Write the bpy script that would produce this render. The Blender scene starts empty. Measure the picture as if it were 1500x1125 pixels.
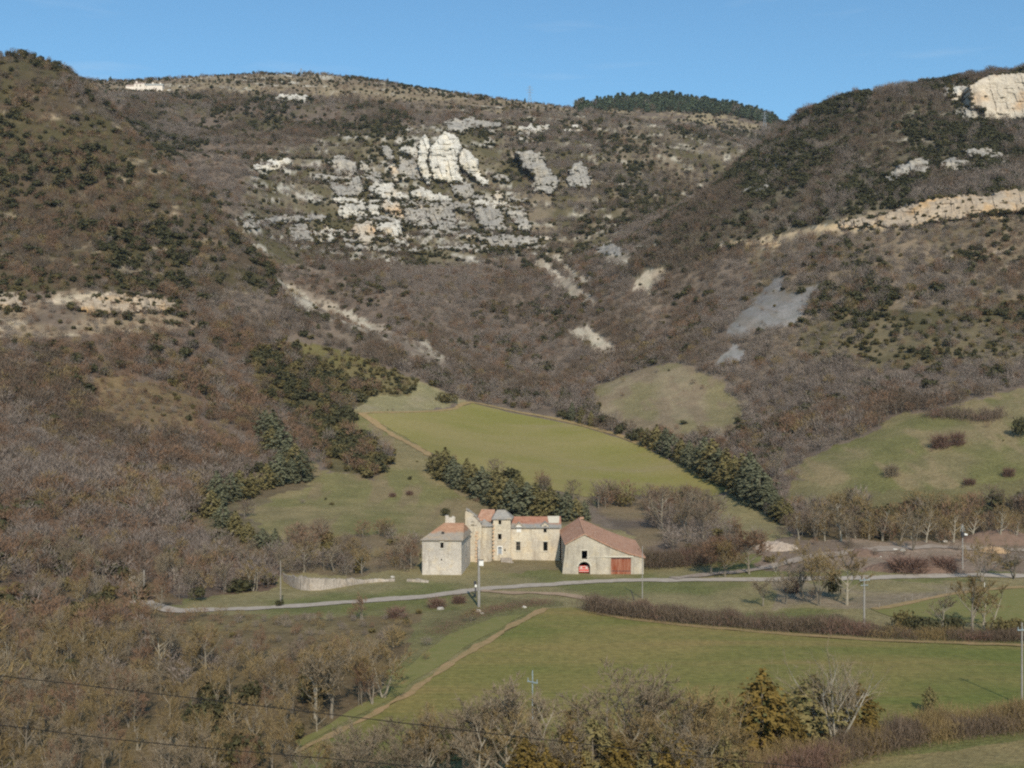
import bpy, bmesh, math, random
import numpy as np
from mathutils import Vector, Matrix
from mathutils.geometry import delaunay_2d_cdt

random.seed(7)
RS = np.random.RandomState(11)
sc = bpy.context.scene
COL = sc.collection
PI = math.pi

# ------------------------------------------------------------------ camera frame used for surveying
F, CX, CY, CH = 1700.0, 750.0, 562.5, 51.0


def W(px, py, D):
    return ((px - CX) / F * D, D, CH + (CY - py) / F * D)


# ------------------------------------------------------------------ numpy noise
_perm = np.random.RandomState(3).rand(512, 512)


def vnoise(x, y):
    xi = np.floor(x).astype(np.int64); yi = np.floor(y).astype(np.int64)
    fx = x - xi; fy = y - yi
    fx = fx * fx * (3 - 2 * fx); fy = fy * fy * (3 - 2 * fy)
    a = _perm[xi & 511, yi & 511]; b = _perm[(xi + 1) & 511, yi & 511]
    c = _perm[xi & 511, (yi + 1) & 511]; d = _perm[(xi + 1) & 511, (yi + 1) & 511]
    return (a * (1 - fx) + b * fx) * (1 - fy) + (c * (1 - fx) + d * fx) * fy


def fbm(x, y, oct=4, ox=0.0):
    s = 0.0; a = 0.5; t = 0.0
    x = np.asarray(x, float) + ox; y = np.asarray(y, float) + ox * 1.7
    for k in range(oct):
        s = s + a * vnoise(x, y); t += a
        x = x * 2.03 + 17.1; y = y * 2.03 + 5.3; a *= 0.5
    return s / t


def smooth(a, b, x):
    t = np.clip((x - a) / (b - a), 0, 1)
    return t * t * (3 - 2 * t)


# ------------------------------------------------------------------ terrain from surveyed spot heights
SURV = [
    # valley floor, near to far
    (100, 1125, 156), (750, 1125, 155), (1450, 1125, 150), (1497, 1033, 180), (1000, 1033, 184), (400, 1033, 186),
    (0, 1000, 195), (750, 950, 222), (1267, 918, 243), (300, 900, 255), (700, 880, 270), (1000, 880, 272), (1440, 880, 270),
    (560, 878, 276), (1440, 843, 305), (1100, 845, 303), (300, 893, 262),
    (619, 842, 310), (675, 843, 309), (823, 840, 312), (943, 842, 311), (750, 822, 333), (822, 823, 332), (715, 818, 331), (500, 840, 312),
    # slope behind the castle, upper field
    (450, 780, 352), (450, 750, 390), (450, 700, 440), (520, 690, 455), (520, 605, 570), (850, 725, 430), (690, 590, 640), (1070, 715, 460),
    (840, 620, 600), (940, 655, 545), (640, 665, 490), (1140, 770, 385), (700, 755, 400), (820, 757, 395), (1000, 790, 350), (580, 560, 640),
    # central wood and cliffs
    (800, 560, 720), (800, 480, 850), (800, 400, 980), (700, 360, 1040), (650, 280, 1100), (650, 200, 1170), (650, 150, 1350),
    (500, 360, 1010), (500, 250, 1110), (400, 250, 1080), (400, 340, 980), (560, 420, 900), (640, 470, 830),
    (210, 134, 1350), (300, 112, 1480), (150, 118, 1450), (480, 112, 1520), (640, 134, 1500), (776, 153, 1480), (860, 162, 1500), (250, 200, 1150), (310, 280, 950), (200, 185, 1120),
    # left spur
    (-120, 118, 850), (0, 146, 850), (50, 150, 850), (95, 140, 850), (130, 145, 850), (200, 214, 800), (300, 292, 760), (420, 422, 720), (560, 500, 700), (640, 530, 700),
    (0, 250, 700), (150, 300, 690), (0, 450, 560), (0, 600, 450), (0, 750, 340), (0, 850, 275), (250, 450, 600), (250, 600, 500), (300, 720, 420), (200, 850, 300),
    (400, 520, 640), (450, 620, 560), (350, 420, 680), (380, 660, 480),
    # right spur
    (1500, 108, 950), (1380, 122, 980), (1260, 155, 1000), (1165, 186, 1020), (1100, 235, 980), (1030, 290, 930), (960, 345, 880), (900, 410, 850), (870, 450, 820),
    (1500, 300, 740), (1300, 322, 750), (1150, 347, 790), (1500, 175, 915), (1300, 250, 840), (1500, 400, 660), (1500, 500, 570), (1500, 570, 500), (1150, 690, 450),
    (1320, 605, 490), (1300, 720, 410), (1500, 700, 400), (1200, 770, 370), (1500, 770, 370), (1100, 450, 700), (1100, 550, 600), (1300, 450, 640), (1300, 550, 560),
    (1000, 540, 630), (950, 510, 730), (880, 570, 645), (1000, 620, 560), (1080, 590, 580), (1000, 470, 760), (930, 590, 610),
    # head of the valley and the far hill
    (980, 152, 1900), (850, 166, 1800), (1165, 186, 1800), (900, 180, 1560), (1000, 200, 1430), (1100, 228, 1260), (950, 300, 1100), (870, 370, 1010), (1070, 163, 1860),
    # beyond the frame
    (-350, 62, 830), (-350, 300, 620), (-350, 600, 430), (-350, 850, 270), (-350, 1100, 160), (1850, 90, 930), (1850, 300, 720), (1850, 570, 500), (1850, 840, 305), (1850, 1100, 160),
]
SP = [W(*s) for s in SURV]
SP += [(0, 0, 49.2), (0, 30, 36.5), (0, 80, 15.5), (0, 120, 4.0), (-60, 60, 22), (60, 60, 22), (-60, 110, 6), (60, 110, 6), (-200, 60, 26), (200, 60, 26), (0, -60, 56), (-150, -60, 60), (150, -60, 60),
       (0, 350, 3.0), (-15, 352, 3.4), (25, 352, 2.4), (45, 335, 1.0), (-35, 335, 1.0),
       # hidden ground behind the crests
       (-420, 1000, 255), (-430, 1300, 380), (-330, 900, 170), (-230, 850, 120), (-150, 800, 88), (330, 1180, 200), (450, 1250, 230), (250, 1100, 170), (600, 1200, 250),
       (-400, 1750, 440), (0, 1750, 400), (300, 2200, 470), (-500, 2300, 420), (900, 2300, 380), (-1200, 2300, 380), (0, 3000, 300), (-1200, 1300, 350), (1200, 1300, 280), (-900, 500, 120), (900, 500, 100)]
SP = np.array(SP)
_S = 100.0


def _phi(r2):
    return 0.5 * r2 * np.log(r2 + 1e-9)


_n = len(SP)
_P = SP[:, :2] / _S
_d2 = ((_P[:, None] - _P[None]) ** 2).sum(-1)
_A = np.zeros((_n + 3, _n + 3))
_A[:_n, :_n] = _phi(_d2) + np.eye(_n) * 0.02
_A[:_n, _n] = 1; _A[:_n, _n + 1:] = _P
_A[_n:, :_n] = _A[:_n, _n:].T
_sol = np.linalg.solve(_A, np.concatenate([SP[:, 2], np.zeros(3)]))


def tps(x, y):
    x = np.atleast_1d(np.asarray(x, float)); y = np.atleast_1d(np.asarray(y, float))
    out = np.empty(x.shape)
    xf = x.ravel(); yf = y.ravel(); of = out.ravel()
    for i in range(0, len(xf), 20000):
        q = np.stack([xf[i:i + 20000], yf[i:i + 20000]], 1) / _S
        d2 = (q[:, :1] - _P[None, :, 0]) ** 2 + (q[:, 1:] - _P[None, :, 1]) ** 2
        of[i:i + 20000] = _phi(d2) @ _sol[:_n] + _sol[_n] + q @ _sol[_n + 1:]
    return of.reshape(x.shape)


def rough(x, y, z):
    amp = smooth(42, 130, z)
    g = (fbm(x / 85, y / 85, 3) - 0.5) * 13 + (np.abs(fbm(x / 36, y / 60, 3, 40) - 0.5) - 0.1) * 14 + (fbm(x / 14, y / 14, 3, 9) - 0.5) * 4.5
    ter = np.sin((z + 8 * fbm(x / 60, y / 60, 2, 77)) / 9.0) * 1.6 * smooth(60, 180, z)
    far = 1 - 0.6 * smooth(1250, 1500, y)
    cz_ = smooth(150, 190, z) * smooth(330, 280, z) * smooth(-400, -300, x) * smooth(140, 60, x) * smooth(880, 960, y)
    stp = (z + 5 * fbm(x / 40, y / 40, 3, 15)) / 17.0
    ter = ter + cz_ * 5.0 * (smooth(.25, .75, stp - np.floor(stp)) - (stp - np.floor(stp))) * 1.6
    return .75 * amp * g * far + ter * far + 0.5 * (fbm(x / 25, y / 25, 2, 5) - 0.5) * smooth(10, 40, z)


def H(x, y):
    z = tps(x, y)
    x = np.atleast_1d(np.asarray(x, float)); y = np.atleast_1d(np.asarray(y, float))
    far = smooth(2500, 4000, np.hypot(x, y))
    z = z * (1 - far) + 150 * far
    z = np.clip(z, -2, 620)
    return z + rough(x, y, z)


def h1(x, y):
    return float(H(x, y)[0])


_Dm = np.concatenate([np.arange(90, 700, 1.5), np.arange(700, 2400, 3.0)])


def G(px, py):
    """ground point seen at a surveyed direction"""
    t = (px - CX) / F
    z = H(t * _Dm, _Dm)
    ray = CH + (CY - py) / F * _Dm
    k = np.nonzero(z >= ray)[0]
    if len(k) == 0:
        i = int(np.argmax((z - ray) / _Dm)); D = _Dm[i]
    else:
        i = k[0]
        if i == 0:
            D = _Dm[0]
        else:
            a = ray[i - 1] - z[i - 1]; b = z[i] - ray[i]
            D = _Dm[i - 1] + (_Dm[i] - _Dm[i - 1]) * a / (a + b + 1e-9)
    return Vector((t * D, D, h1(t * D, D)))


# ------------------------------------------------------------------ cover zones (what grows and lies where)
# species order: grey, russet, gold, evergreen, olive scrub, pine
ZN = []


def zone(name, poly, dens, mix, c1, c2, hgt=(4.5, 7.2)):
    ZN.append(dict(name=name, poly=np.array(poly, float), dens=dens, mix=np.array(mix, float) / max(sum(mix), 1e-6), c1=c1, c2=c2, hgt=hgt))


LIT = (.142, .108, .084); LIT2 = (.18, .140, .108)
MOSS = (.085, .072, .036); TAN = (.27, .215, .135); PALE = (.40, .35, .28); GRN = (.155, .155, .052); GRN2 = (.238, .198, .10)
zone('wood', [(-900, -500), (2400, -500), (2400, 800), (-900, 800)], 1.0, (7, .9, .3, .6, .4, 0), LIT, LIT2)
zone('valley', [(-900, 800), (2400, 800), (2400, 3000), (-900, 3000)], .0, (1, 0, 0, 0, 0, 0), GRN2, (.15, .15, .055))
zone('plateau', [(60, 60), (480, 80), (780, 120), (870, 150), (870, 172), (640, 160), (450, 138), (330, 135), (230, 138), (120, 142)], .5, (2.6, .5, 0, 4, 1.5, .1), (.235, .185, .12), (.18, .135, .09), (3, 5))
zone('back slope', [(110, 138), (330, 136), (470, 145), (640, 165), (540, 195), (330, 215), (260, 235), (180, 190)], .95, (5, .6, 0, 3.5, 1, 0), LIT, MOSS, (5, 8))
zone('cliff slope', [(370, 232), (430, 215), (540, 186), (730, 180), (745, 230), (800, 370), (640, 392), (400, 385), (350, 340)], 1.0, (4.2, .4, 0, 3.2, 2.2, 0), (.17, .14, .095), MOSS, (3.4, 6))
zone('slope beside cliffs', [(730, 172), (870, 165), (1150, 192), (1030, 290), (905, 390), (800, 375), (745, 260)], 1.0, (5.5, .5, 0, 3.2, 1.4, 0), (.17, .135, .095), MOSS, (4.5, 7))
zone('far hill foot', [(840, 155), (900, 145), (1165, 165), (1165, 192), (1000, 185), (880, 170)], .35, (2, .5, 0, 3, 1, 0), TAN, LIT, (4, 6))
zone('far hill', [(830, 120), (1180, 120), (1180, 180), (1130, 180), (1040, 165), (960, 163), (900, 160), (850, 162)], .85, (1, 0, 0, 2, 0, 9), (.07, .065, .035), (.11, .09, .055), (6, 15))
zone('left upper', [(-500, -100), (60, 60), (110, 100), (140, 135), (310, 290), (420, 420), (300, 445), (200, 425), (-500, 440)], 1.0, (3, 2.2, .8, 4.2, 1.0, 0), (.085, .062, .04), (.075, .062, .03), (4.5, 7))
zone('left ledge', [(-500, 432), (200, 424), (262, 440), (300, 480), (300, 495), (120, 495), (-500, 505)], .75, (4, 2, .4, 1.4, 1, 0), (.27, .205, .14), LIT, (3.5, 5.5))
zone('left wood', [(-500, 500), (120, 492), (350, 480), (420, 520), (375, 600), (395, 650), (300, 720), (300, 780), (420, 805), (400, 860), (250, 885), (-500, 880)], 1.0, (5.5, 3.2, .7, .7, .4, 0), (.15, .10, .07), LIT, (5.5, 8))
zone('left clearing', [(100, 560), (180, 545), (300, 590), (290, 640), (160, 630)], .85, (3, 4, 1, .5, 1, 0), (.20, .14, .075), (.16, .115, .065), (3, 5))
zone('right upper', [(1165, 150), (1400, 60), (2200, 60), (2200, 285), (1500, 288), (1290, 316), (1150, 342), (960, 405), (895, 410), (960, 345), (1030, 290)], 1.0, (3.8, .2, 0, 7.5, .2, 0), (.10, .085, .058), (.13, .11, .075), (5.5, 8.5))
zone('quarry', [(1040, 365), (1150, 338), (1290, 312), (1500, 278), (2200, 260), (2200, 312), (1500, 318), (1300, 338), (1160, 356)], .30, (2, 1, 0, 2, 1, 0), (.36, .285, .195), (.25, .195, .135), (2.5, 4))
zone('right lower', [(1100, 365), (1160, 356), (1300, 338), (1500, 318), (2200, 312), (2200, 470), (1500, 470), (1250, 490), (1200, 560), (1080, 500)], .85, (5, 1.5, .3, 1.8, .8, 0), (.21, .16, .11), (.14, .11, .07), (4.5, 7))
zone('right moss', [(1170, 470), (1500, 440), (2200, 430), (2200, 540), (1500, 530), (1300, 540), (1180, 530)], .75, (3, .8, .2, 2.6, 2.2, 0), (.15, .12, .07), MOSS, (3.5, 6))
zone('grey scree', [(1062, 482), (1090, 455), (1130, 408), (1150, 405), (1140, 428), (1175, 430), (1200, 408), (1195, 432), (1165, 480), (1120, 485), (1080, 496)], .16, (2, .5, 0, 1, 1, 0), (.235, .22, .21), (.195, .18, .17), (2, 3))
zone('grey scree foot', [(1040, 532), (1068, 505), (1078, 506), (1092, 528)], .05, (1, 0, 0, 0, 0, 0), (.27, .255, .25), (.22, .21, .2), (2, 3))
zone('scree strip', [(398, 404), (440, 420), (520, 458), (600, 496), (662, 528), (652, 546), (590, 518), (510, 484), (430, 448)], .42, (3, 1, 0, .6, .5, 0), (.33, .275, .215), LIT2, (2.5, 4))
zone('scree', [(410, 415), (430, 419), (483, 466), (484, 473), (446, 456)], .12, (1, 1, 0, 1, 1, 0), (.43, .38, .31), (.33, .28, .22), (2, 4))
zone('scree', [(494, 451), (518, 452), (568, 499), (561, 503), (521, 485)], .12, (1, 1, 0, 1, 1, 0), (.43, .38, .31), (.33, .28, .22), (2, 4))
zone('scree', [(610, 497), (623, 499), (658, 533), (646, 537)], .12, (1, 1, 0, 1, 1, 0), (.43, .38, .31), (.33, .28, .22), (2, 4))
zone('scree', [(778, 383), (798, 381), (848, 423), (870, 439), (866, 445), (836, 439), (816, 419)], .03, (1, 1, 0, 0, 0, 0), (.44, .38, .31), PALE, (2, 4))
zone('scree', [(798, 369), (813, 373), (866, 416), (854, 419)], .12, (1, 0, 0, 1, 1, 0), (.42, .37, .3), PALE, (2, 4))
zone('scree', [(836, 485), (858, 477), (903, 513), (906, 525), (866, 519)], .12, (1, 0, 0, 1, 1, 0), (.42, .35, .28), PALE, (2, 4))
zone('scree', [(926, 423), (950, 393), (981, 391), (951, 429)], .12, (1, 0, 0, 1, 1, 0), (.44, .36, .26), PALE, (2, 4))
zone('scree', [(866, 373), (893, 355), (923, 373), (921, 386), (891, 386)], .12, (1, 0, 0, 1, 1, 0), (.44, .40, .33), PALE, (2, 4))
zone('shrub patch', [(368, 516), (430, 498), (500, 512), (612, 556), (600, 582), (545, 578), (512, 602), (520, 640), (575, 668), (545, 700), (485, 692), (445, 625), (390, 582)], 1.0, (.6, .4, .1, 3.0, 5.0, 0), (.095, .078, .038), (.12, .10, .048), (6, 8))
zone('moss strip', [(430, 500), (500, 512), (620, 560), (600, 580), (545, 575), (480, 545)], .85, (.8, .3, .6, 1, 4, 0), (.135, .115, .045), (.16, .13, .06), (3, 4))
zone('hill shoulder', [(512, 602), (545, 578), (600, 582), (615, 558), (690, 588), (640, 600), (540, 612)], .02, (1, 0, 0, 1, 2, 0), (.27, .225, .14), (.24, .21, .11), (1.5, 2.5))
zone('meadow', [(345, 742), (450, 702), (440, 655), (470, 692), (548, 702), (576, 670), (520, 640), (515, 604), (545, 610), (640, 668), (700, 740), (860, 765), (700, 800), (620, 795), (420, 806)], .012, (1, .5, 0, .5, 2, 0), (.175, .158, .066), (.225, .182, .092), (1.5, 2.5))
zone('knoll', [(868, 570), (940, 542), (1000, 532), (1062, 560), (1092, 590), (1070, 640), (1000, 646), (910, 632), (872, 605)], .015, (2, .5, .5, 1, 2, 0), (.235, .188, .12), (.19, .16, .085), (2, 3.5))
zone('meadow foot', [(1150, 705), (1300, 715), (1500, 696), (2200, 690), (2200, 735), (1500, 742), (1300, 754), (1150, 740)], .12, (2, 2, 1, 0, 1, 0), (.175, .148, .074), (.15, .13, .06), (2, 3.5))
zone('right meadow', [(1145, 692), (1250, 642), (1318, 604), (1370, 600), (1500, 568), (2200, 520), (2200, 690), (1500, 700), (1300, 722), (1200, 715)], .008, (1, .5, 0, 0, 2, 0), (.190, .158, .080), (.150, .140, .055), (1.5, 2.5))
zone('field foot', [(860, 732), (1040, 726), (1078, 712), (1160, 782), (1120, 800), (960, 800)], .02, (1, 0, 0, 0, 1, 0), (.21, .185, .09), GRN2, (2, 3))
zone('conifer strip', [(296, 722), (430, 688), (462, 712), (345, 748), (425, 800), (418, 832), (340, 815), (286, 765)], .03, (1, .5, .5, 1, 1, 0), (.16, .13, .075), (.13, .10, .06), (1.5, 2.5))
zone('row strip', [(632, 664), (700, 690), (780, 712), (862, 730), (868, 770), (700, 748), (650, 705)], .04, (1, .5, .5, 1, 1, 0), (.22, .175, .10), (.17, .14, .08), (1.5, 2.5))
zone('copse', [(868, 732), (930, 716), (1030, 728), (1052, 770), (1100, 792), (1140, 790), (1130, 806), (950, 806), (900, 770)], .6, (6, 1.6, 1, .3, 1, 0), (.2, .15, .09), LIT, (6, 8.5))
zone('bank', [(700, 800), (862, 760), (950, 800), (950, 835), (700, 835)], .0, (1, 0, 0, 0, 0, 0), GRN2, (.2, .16, .09), (3, 4))
zone('tree band', [(1145, 738), (1300, 752), (1500, 740), (2200, 730), (2200, 790), (1400, 790), (1180, 792)], .62, (3.0, 1.8, 3.0, .8, .3, 0), (.12, .09, .05), (.15, .115, .065), (5.5, 9))
zone('yard', [(1110, 792), (1400, 788), (2200, 785), (2200, 842), (1400, 840), (1110, 838)], .10, (2, 2, 1, .2, .3, 0), (.27, .20, .15), (.19, .14, .105), (2.5, 4.5))
zone('castle thicket', [(412, 800), (540, 780), (622, 792), (622, 834), (560, 842), (412, 842)], .6, (4, 1.5, 2, .3, .5, 0), (.17, .13, .08), GRN2, (4.5, 7))
zone('creek bank', [(490, 892), (690, 872), (830, 884), (650, 965), (560, 1020), (520, 1010), (600, 940)], .09, (1, 2.5, .8, .2, 1, 0), (.17, .15, .07), GRN, (1.8, 3.2))
zone('left thicket', [(-500, 885), (200, 868), (260, 905), (500, 905), (570, 930), (610, 945), (530, 1035), (430, 1100), (400, 1300), (-500, 1300)], 1.0, (2.4, 2.2, 4.4, .5, .2, 0), (.13, .095, .055), (.17, .125, .065), (4.8, 7.8))
zone('thicket edge', [(215, 902), (420, 903), (520, 900), (620, 900), (600, 945), (520, 968), (380, 962), (230, 950)], .95, (2, 2.4, 2.2, .2, .5, 0), (.16, .12, .065), (.2, .16, .075), (1.8, 3.0))
zone('road bank', [(-500, 850), (240, 845), (275, 888), (200, 905), (-500, 905)], .75, (4, 2, 2, .4, .4, 0), LIT, (.17, .12, .07), (5, 7.5))
zone('far verge', [(1130, 852), (1500, 848), (2200, 850), (2200, 885), (1440, 862), (1280, 890), (1130, 895)], .04, (2, 2, 2, 0, .5, 0), (.24, .19, .13), GRN2, (2, 4))
zone('track', [(0, 0), (1, 0), (1, 1)], 0, (1, 0, 0, 0, 0, 0), (.36, .24, .15), (.3, .2, .12))
zone('near field', [(1000, 1145), (1250, 1112), (1500, 1084), (2200, 1050), (2200, 1400), (1000, 1400)], .0, (1, 0, 0, 0, 0, 0), (.15, .155, .05), (.24, .19, .09))


def inpoly(px, py, poly):
    inside = np.zeros(px.shape, bool)
    n = len(poly)
    x0, y0 = poly.min(0); x1, y1 = poly.max(0)
    m = np.nonzero((px >= x0) & (px <= x1) & (py >= y0) & (py <= y1))[0]
    if len(m) == 0:
        return inside
    X = px[m]; Y = py[m]; r = np.zeros(len(m), bool)
    for i in range(n):
        ax, ay = poly[i]; bx, by = poly[(i + 1) % n]
        if ay == by:
            continue
        c = ((ay > Y) != (by > Y)) & (X < (bx - ax) * (Y - ay) / (by - ay) + ax)
        r ^= c
    inside[m] = r
    return inside


def zones_at(X, Y, Z, jitter=1.0):
    Yc = np.maximum(Y, 5.0)
    px = CX + X / Yc * F; py = CY - (Z - CH) / Yc * F
    jx = (fbm(X / 16, Y / 16, 3, 3) - .5) * 26 * jitter * np.clip(500 / Yc, .5, 1.2)
    jy = (fbm(X / 16, Y / 16, 3, 63) - .5) * 14 * jitter * np.clip(500 / Yc, .5, 1.2)
    px = px + jx + (fbm(X / 4.5, Y / 4.5, 2, 203) - .5) * 15 * jitter; py = py + jy + (fbm(X / 4.5, Y / 4.5, 2, 263) - .5) * 10 * jitter
    zid = np.zeros(px.shape, int)
    zid[py > 800] = 1
    for i, z in enumerate(ZN):
        if i < 2:
            continue
        zid[inpoly(px, py, z['poly'])] = i
    zid[Y < 60] = 1
    return zid


# ------------------------------------------------------------------ helpers
MAT = {}


def nodes_of(name):
    m = bpy.data.materials.new(name); m.use_nodes = True
    nt = m.node_tree; nt.nodes.clear()
    out = nt.nodes.new('ShaderNodeOutputMaterial')
    b = nt.nodes.new('ShaderNodeBsdfPrincipled'); b.inputs['Roughness'].default_value = .9
    b.inputs['Specular IOR Level'].default_value = .15
    nt.links.new(b.outputs[0], out.inputs[0])
    MAT[name] = m
    return m, nt, b


def N(nt, t, **kw):
    n = nt.nodes.new('ShaderNode' + t)
    for k, v in kw.items():
        if k.startswith('i_'):
            n.inputs[k[2:].replace('_', ' ')].default_value = v
        else:
            setattr(n, k, v)
    return n


def mixc(nt, fac, a, b, blend='MIX'):
    n = nt.nodes.new('ShaderNodeMix'); n.data_type = 'RGBA'; n.blend_type = blend
    for s, v in ((n.inputs[0], fac), (n.inputs[6], a), (n.inputs[7], b)):
        if hasattr(v, 'type') and hasattr(v, 'is_linked'):
            nt.links.new(v, s)
        elif isinstance(v, (int, float)):
            s.default_value = v
        else:
            s.default_value = (*v, 1)
    return n.outputs[2]


def ramp(nt, fac, a, b, c0=(0, 0, 0), c1=(1, 1, 1)):
    r = nt.nodes.new('ShaderNodeValToRGB')
    r.color_ramp.elements[0].position = a; r.color_ramp.elements[1].position = b
    r.color_ramp.elements[0].color = (*c0, 1); r.color_ramp.elements[1].color = (*c1, 1)
    nt.links.new(fac, r.inputs[0])
    return r.outputs[0]


def noise(nt, scale, detail=4, rough=.55, vec=None, dist=0.0):
    n = nt.nodes.new('ShaderNodeTexNoise')
    n.inputs['Scale'].default_value = scale; n.inputs['Detail'].default_value = detail
    n.inputs['Roughness'].default_value = rough; n.inputs['Distortion'].default_value = dist
    if vec is not None:
        nt.links.new(vec, n.inputs['Vector'])
    return n.outputs[0]


def pos(nt):
    return nt.nodes.new('ShaderNodeNewGeometry').outputs['Position']


def scaled(nt, vec, s):
    m = nt.nodes.new('ShaderNodeMapping'); m.inputs['Scale'].default_value = s
    nt.links.new(vec, m.inputs['Vector'])
    return m.outputs[0]


def bump(nt, bs, h, strength=.5, dist=.1):
    b = nt.nodes.new('ShaderNodeBump'); b.inputs['Strength'].default_value = strength; b.inputs['Distance'].default_value = dist
    nt.links.new(h, b.inputs['Height']); nt.links.new(b.outputs[0], bs.inputs['Normal'])


def mat_leaf(name, c1, c2, rnd=.5):
    m, nt, b = nodes_of(name)
    oi = nt.nodes.new('ShaderNodeObjectInfo')
    n = noise(nt, 1.3, 2, .6, pos(nt))
    mx = nt.nodes.new('ShaderNodeMath'); mx.operation = 'MULTIPLY_ADD'
    nt.links.new(oi.outputs['Random'], mx.inputs[0]); mx.inputs[1].default_value = rnd
    sb = nt.nodes.new('ShaderNodeMath'); sb.operation = 'MULTIPLY'; sb.inputs[1].default_value = 1 - rnd
    nt.links.new(n, sb.inputs[0]); nt.links.new(sb.outputs[0], mx.inputs[2])
    col = mixc(nt, mx.outputs[0], c1, c2)
    nt.links.new(col, b.inputs['Base Color'])
    b.inputs['Specular IOR Level'].default_value = .05
    return m


def mat_plain(name, c1, c2=None, scale=3, rough=.8, bmp=0, metal=0):
    m, nt, b = nodes_of(name)
    p = pos(nt)
    c2 = c2 or tuple(x * .7 for x in c1)
    n = noise(nt, scale, 5, .6, p)
    nt.links.new(mixc(nt, ramp(nt, n, .3, .7), c1, c2), b.inputs['Base Color'])
    b.inputs['Roughness'].default_value = rough; b.inputs['Metallic'].default_value = metal
    if bmp:
        bump(nt, b, n, bmp, .1)
    return m


def mat_stone(name, base, alt, dark, warm, scale=1.0):
    m, nt, b = nodes_of(name)
    p = pos(nt)
    v = nt.nodes.new('ShaderNodeTexVoronoi'); v.inputs['Scale'].default_value = 2.2 * scale
    nt.links.new(scaled(nt, p, (1, 1, 1.9)), v.inputs['Vector'])
    sep = nt.nodes.new('ShaderNodeSeparateColor'); nt.links.new(v.outputs['Color'], sep.inputs[0])
    big = noise(nt, .22 * scale, 5, .6, scaled(nt, p, (1, 1, .8)))
    fine = noise(nt, 3.0 * scale, 5, .7, p)
    streak = noise(nt, .5 * scale, 4, .65, scaled(nt, p, (1.6, 1.6, .22)))
    c = mixc(nt, ramp(nt, big, .35, .65), base, alt)
    c = mixc(nt, ramp(nt, noise(nt, .3 * scale, 3, .5, scaled(nt, p, (1.1, 1, 1.3))), .52, .7), c, warm)
    mv = nt.nodes.new('ShaderNodeMath'); mv.operation = 'MULTIPLY'; mv.inputs[1].default_value = .42
    nt.links.new(sep.outputs[0], mv.inputs[0])
    c = mixc(nt, mv.outputs[0], c, dark)
    c = mixc(nt, ramp(nt, streak, .5, .74), c, dark)
    c = mixc(nt, ramp(nt, fine, .5, .78), c, tuple(x * .75 for x in dark))
    c = mixc(nt, 1.0, c, ramp(nt, noise(nt, .12 * scale, 5, .7, p), .3, .7, (.78, .77, .76), (1.12, 1.10, 1.06)), 'MULTIPLY')
    nt.links.new(c, b.inputs['Base Color'])
    bump(nt, b, fine, .6, .12)
    return m


def mat_roof(name, tile, slate, zsplit, zw, c3=None):
    """tile above, stone slate below, broken border"""
    m, nt, b = nodes_of(name)
    p = pos(nt)
    sep = nt.nodes.new('ShaderNodeSeparateXYZ'); nt.links.new(p, sep.inputs[0])
    nb = noise(nt, .35, 4, .6, p)
    ma = nt.nodes.new('ShaderNodeMath'); ma.operation = 'MULTIPLY_ADD'; ma.inputs[1].default_value = zw * 2
    nt.links.new(nb, ma.inputs[0]); nt.links.new(sep.outputs[2], ma.inputs[2])
    mr = nt.nodes.new('ShaderNodeMapRange'); mr.inputs[1].default_value = zsplit + zw - .25; mr.inputs[2].default_value = zsplit + zw + .25
    nt.links.new(ma.outputs[0], mr.inputs[0])
    f = noise(nt, 1.6, 6, .7, p)
    f2 = noise(nt, .5, 4, .6, p)
    t = mixc(nt, ramp(nt, f2, .35, .65), tile, tuple(x * .72 for x in tile))
    t = mixc(nt, ramp(nt, f, .42, .68), t, c3 or (tile[0] * 1.15, tile[1] * 1.35, tile[2] * 1.4))
    s = mixc(nt, ramp(nt, f, .35, .7), slate, tuple(x * .65 for x in slate))
    s = mixc(nt, ramp(nt, f2, .5, .7), s, (slate[0] * 1.05, slate[1] * .92, slate[2] * .75))
    nt.links.new(mixc(nt, mr.outputs[0], s, t), b.inputs['Base Color'])
    w = nt.nodes.new('ShaderNodeTexWave'); w.inputs['Scale'].default_value = 1.1; w.inputs['Distortion'].default_value = .6
    w.bands_direction = 'X'
    nt.links.new(p, w.inputs['Vector'])
    bump(nt, b, w.outputs[1], .35, .12)
    return m


# ------------------------------------------------------------------ object helpers
def link(o):
    COL.objects.link(o); return o


def tagp(o, label=None, cat=None, group=None, kind=None):
    if label: o['label'] = label
    if cat: o['category'] = cat
    if group: o['group'] = group
    if kind: o['kind'] = kind
    return o


def empty(name, loc=(0, 0, 0), rz=0):
    o = bpy.data.objects.new(name, None); o.location = loc; o.rotation_euler = (0, 0, rz)
    o.empty_display_size = .5
    return link(o)


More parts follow.
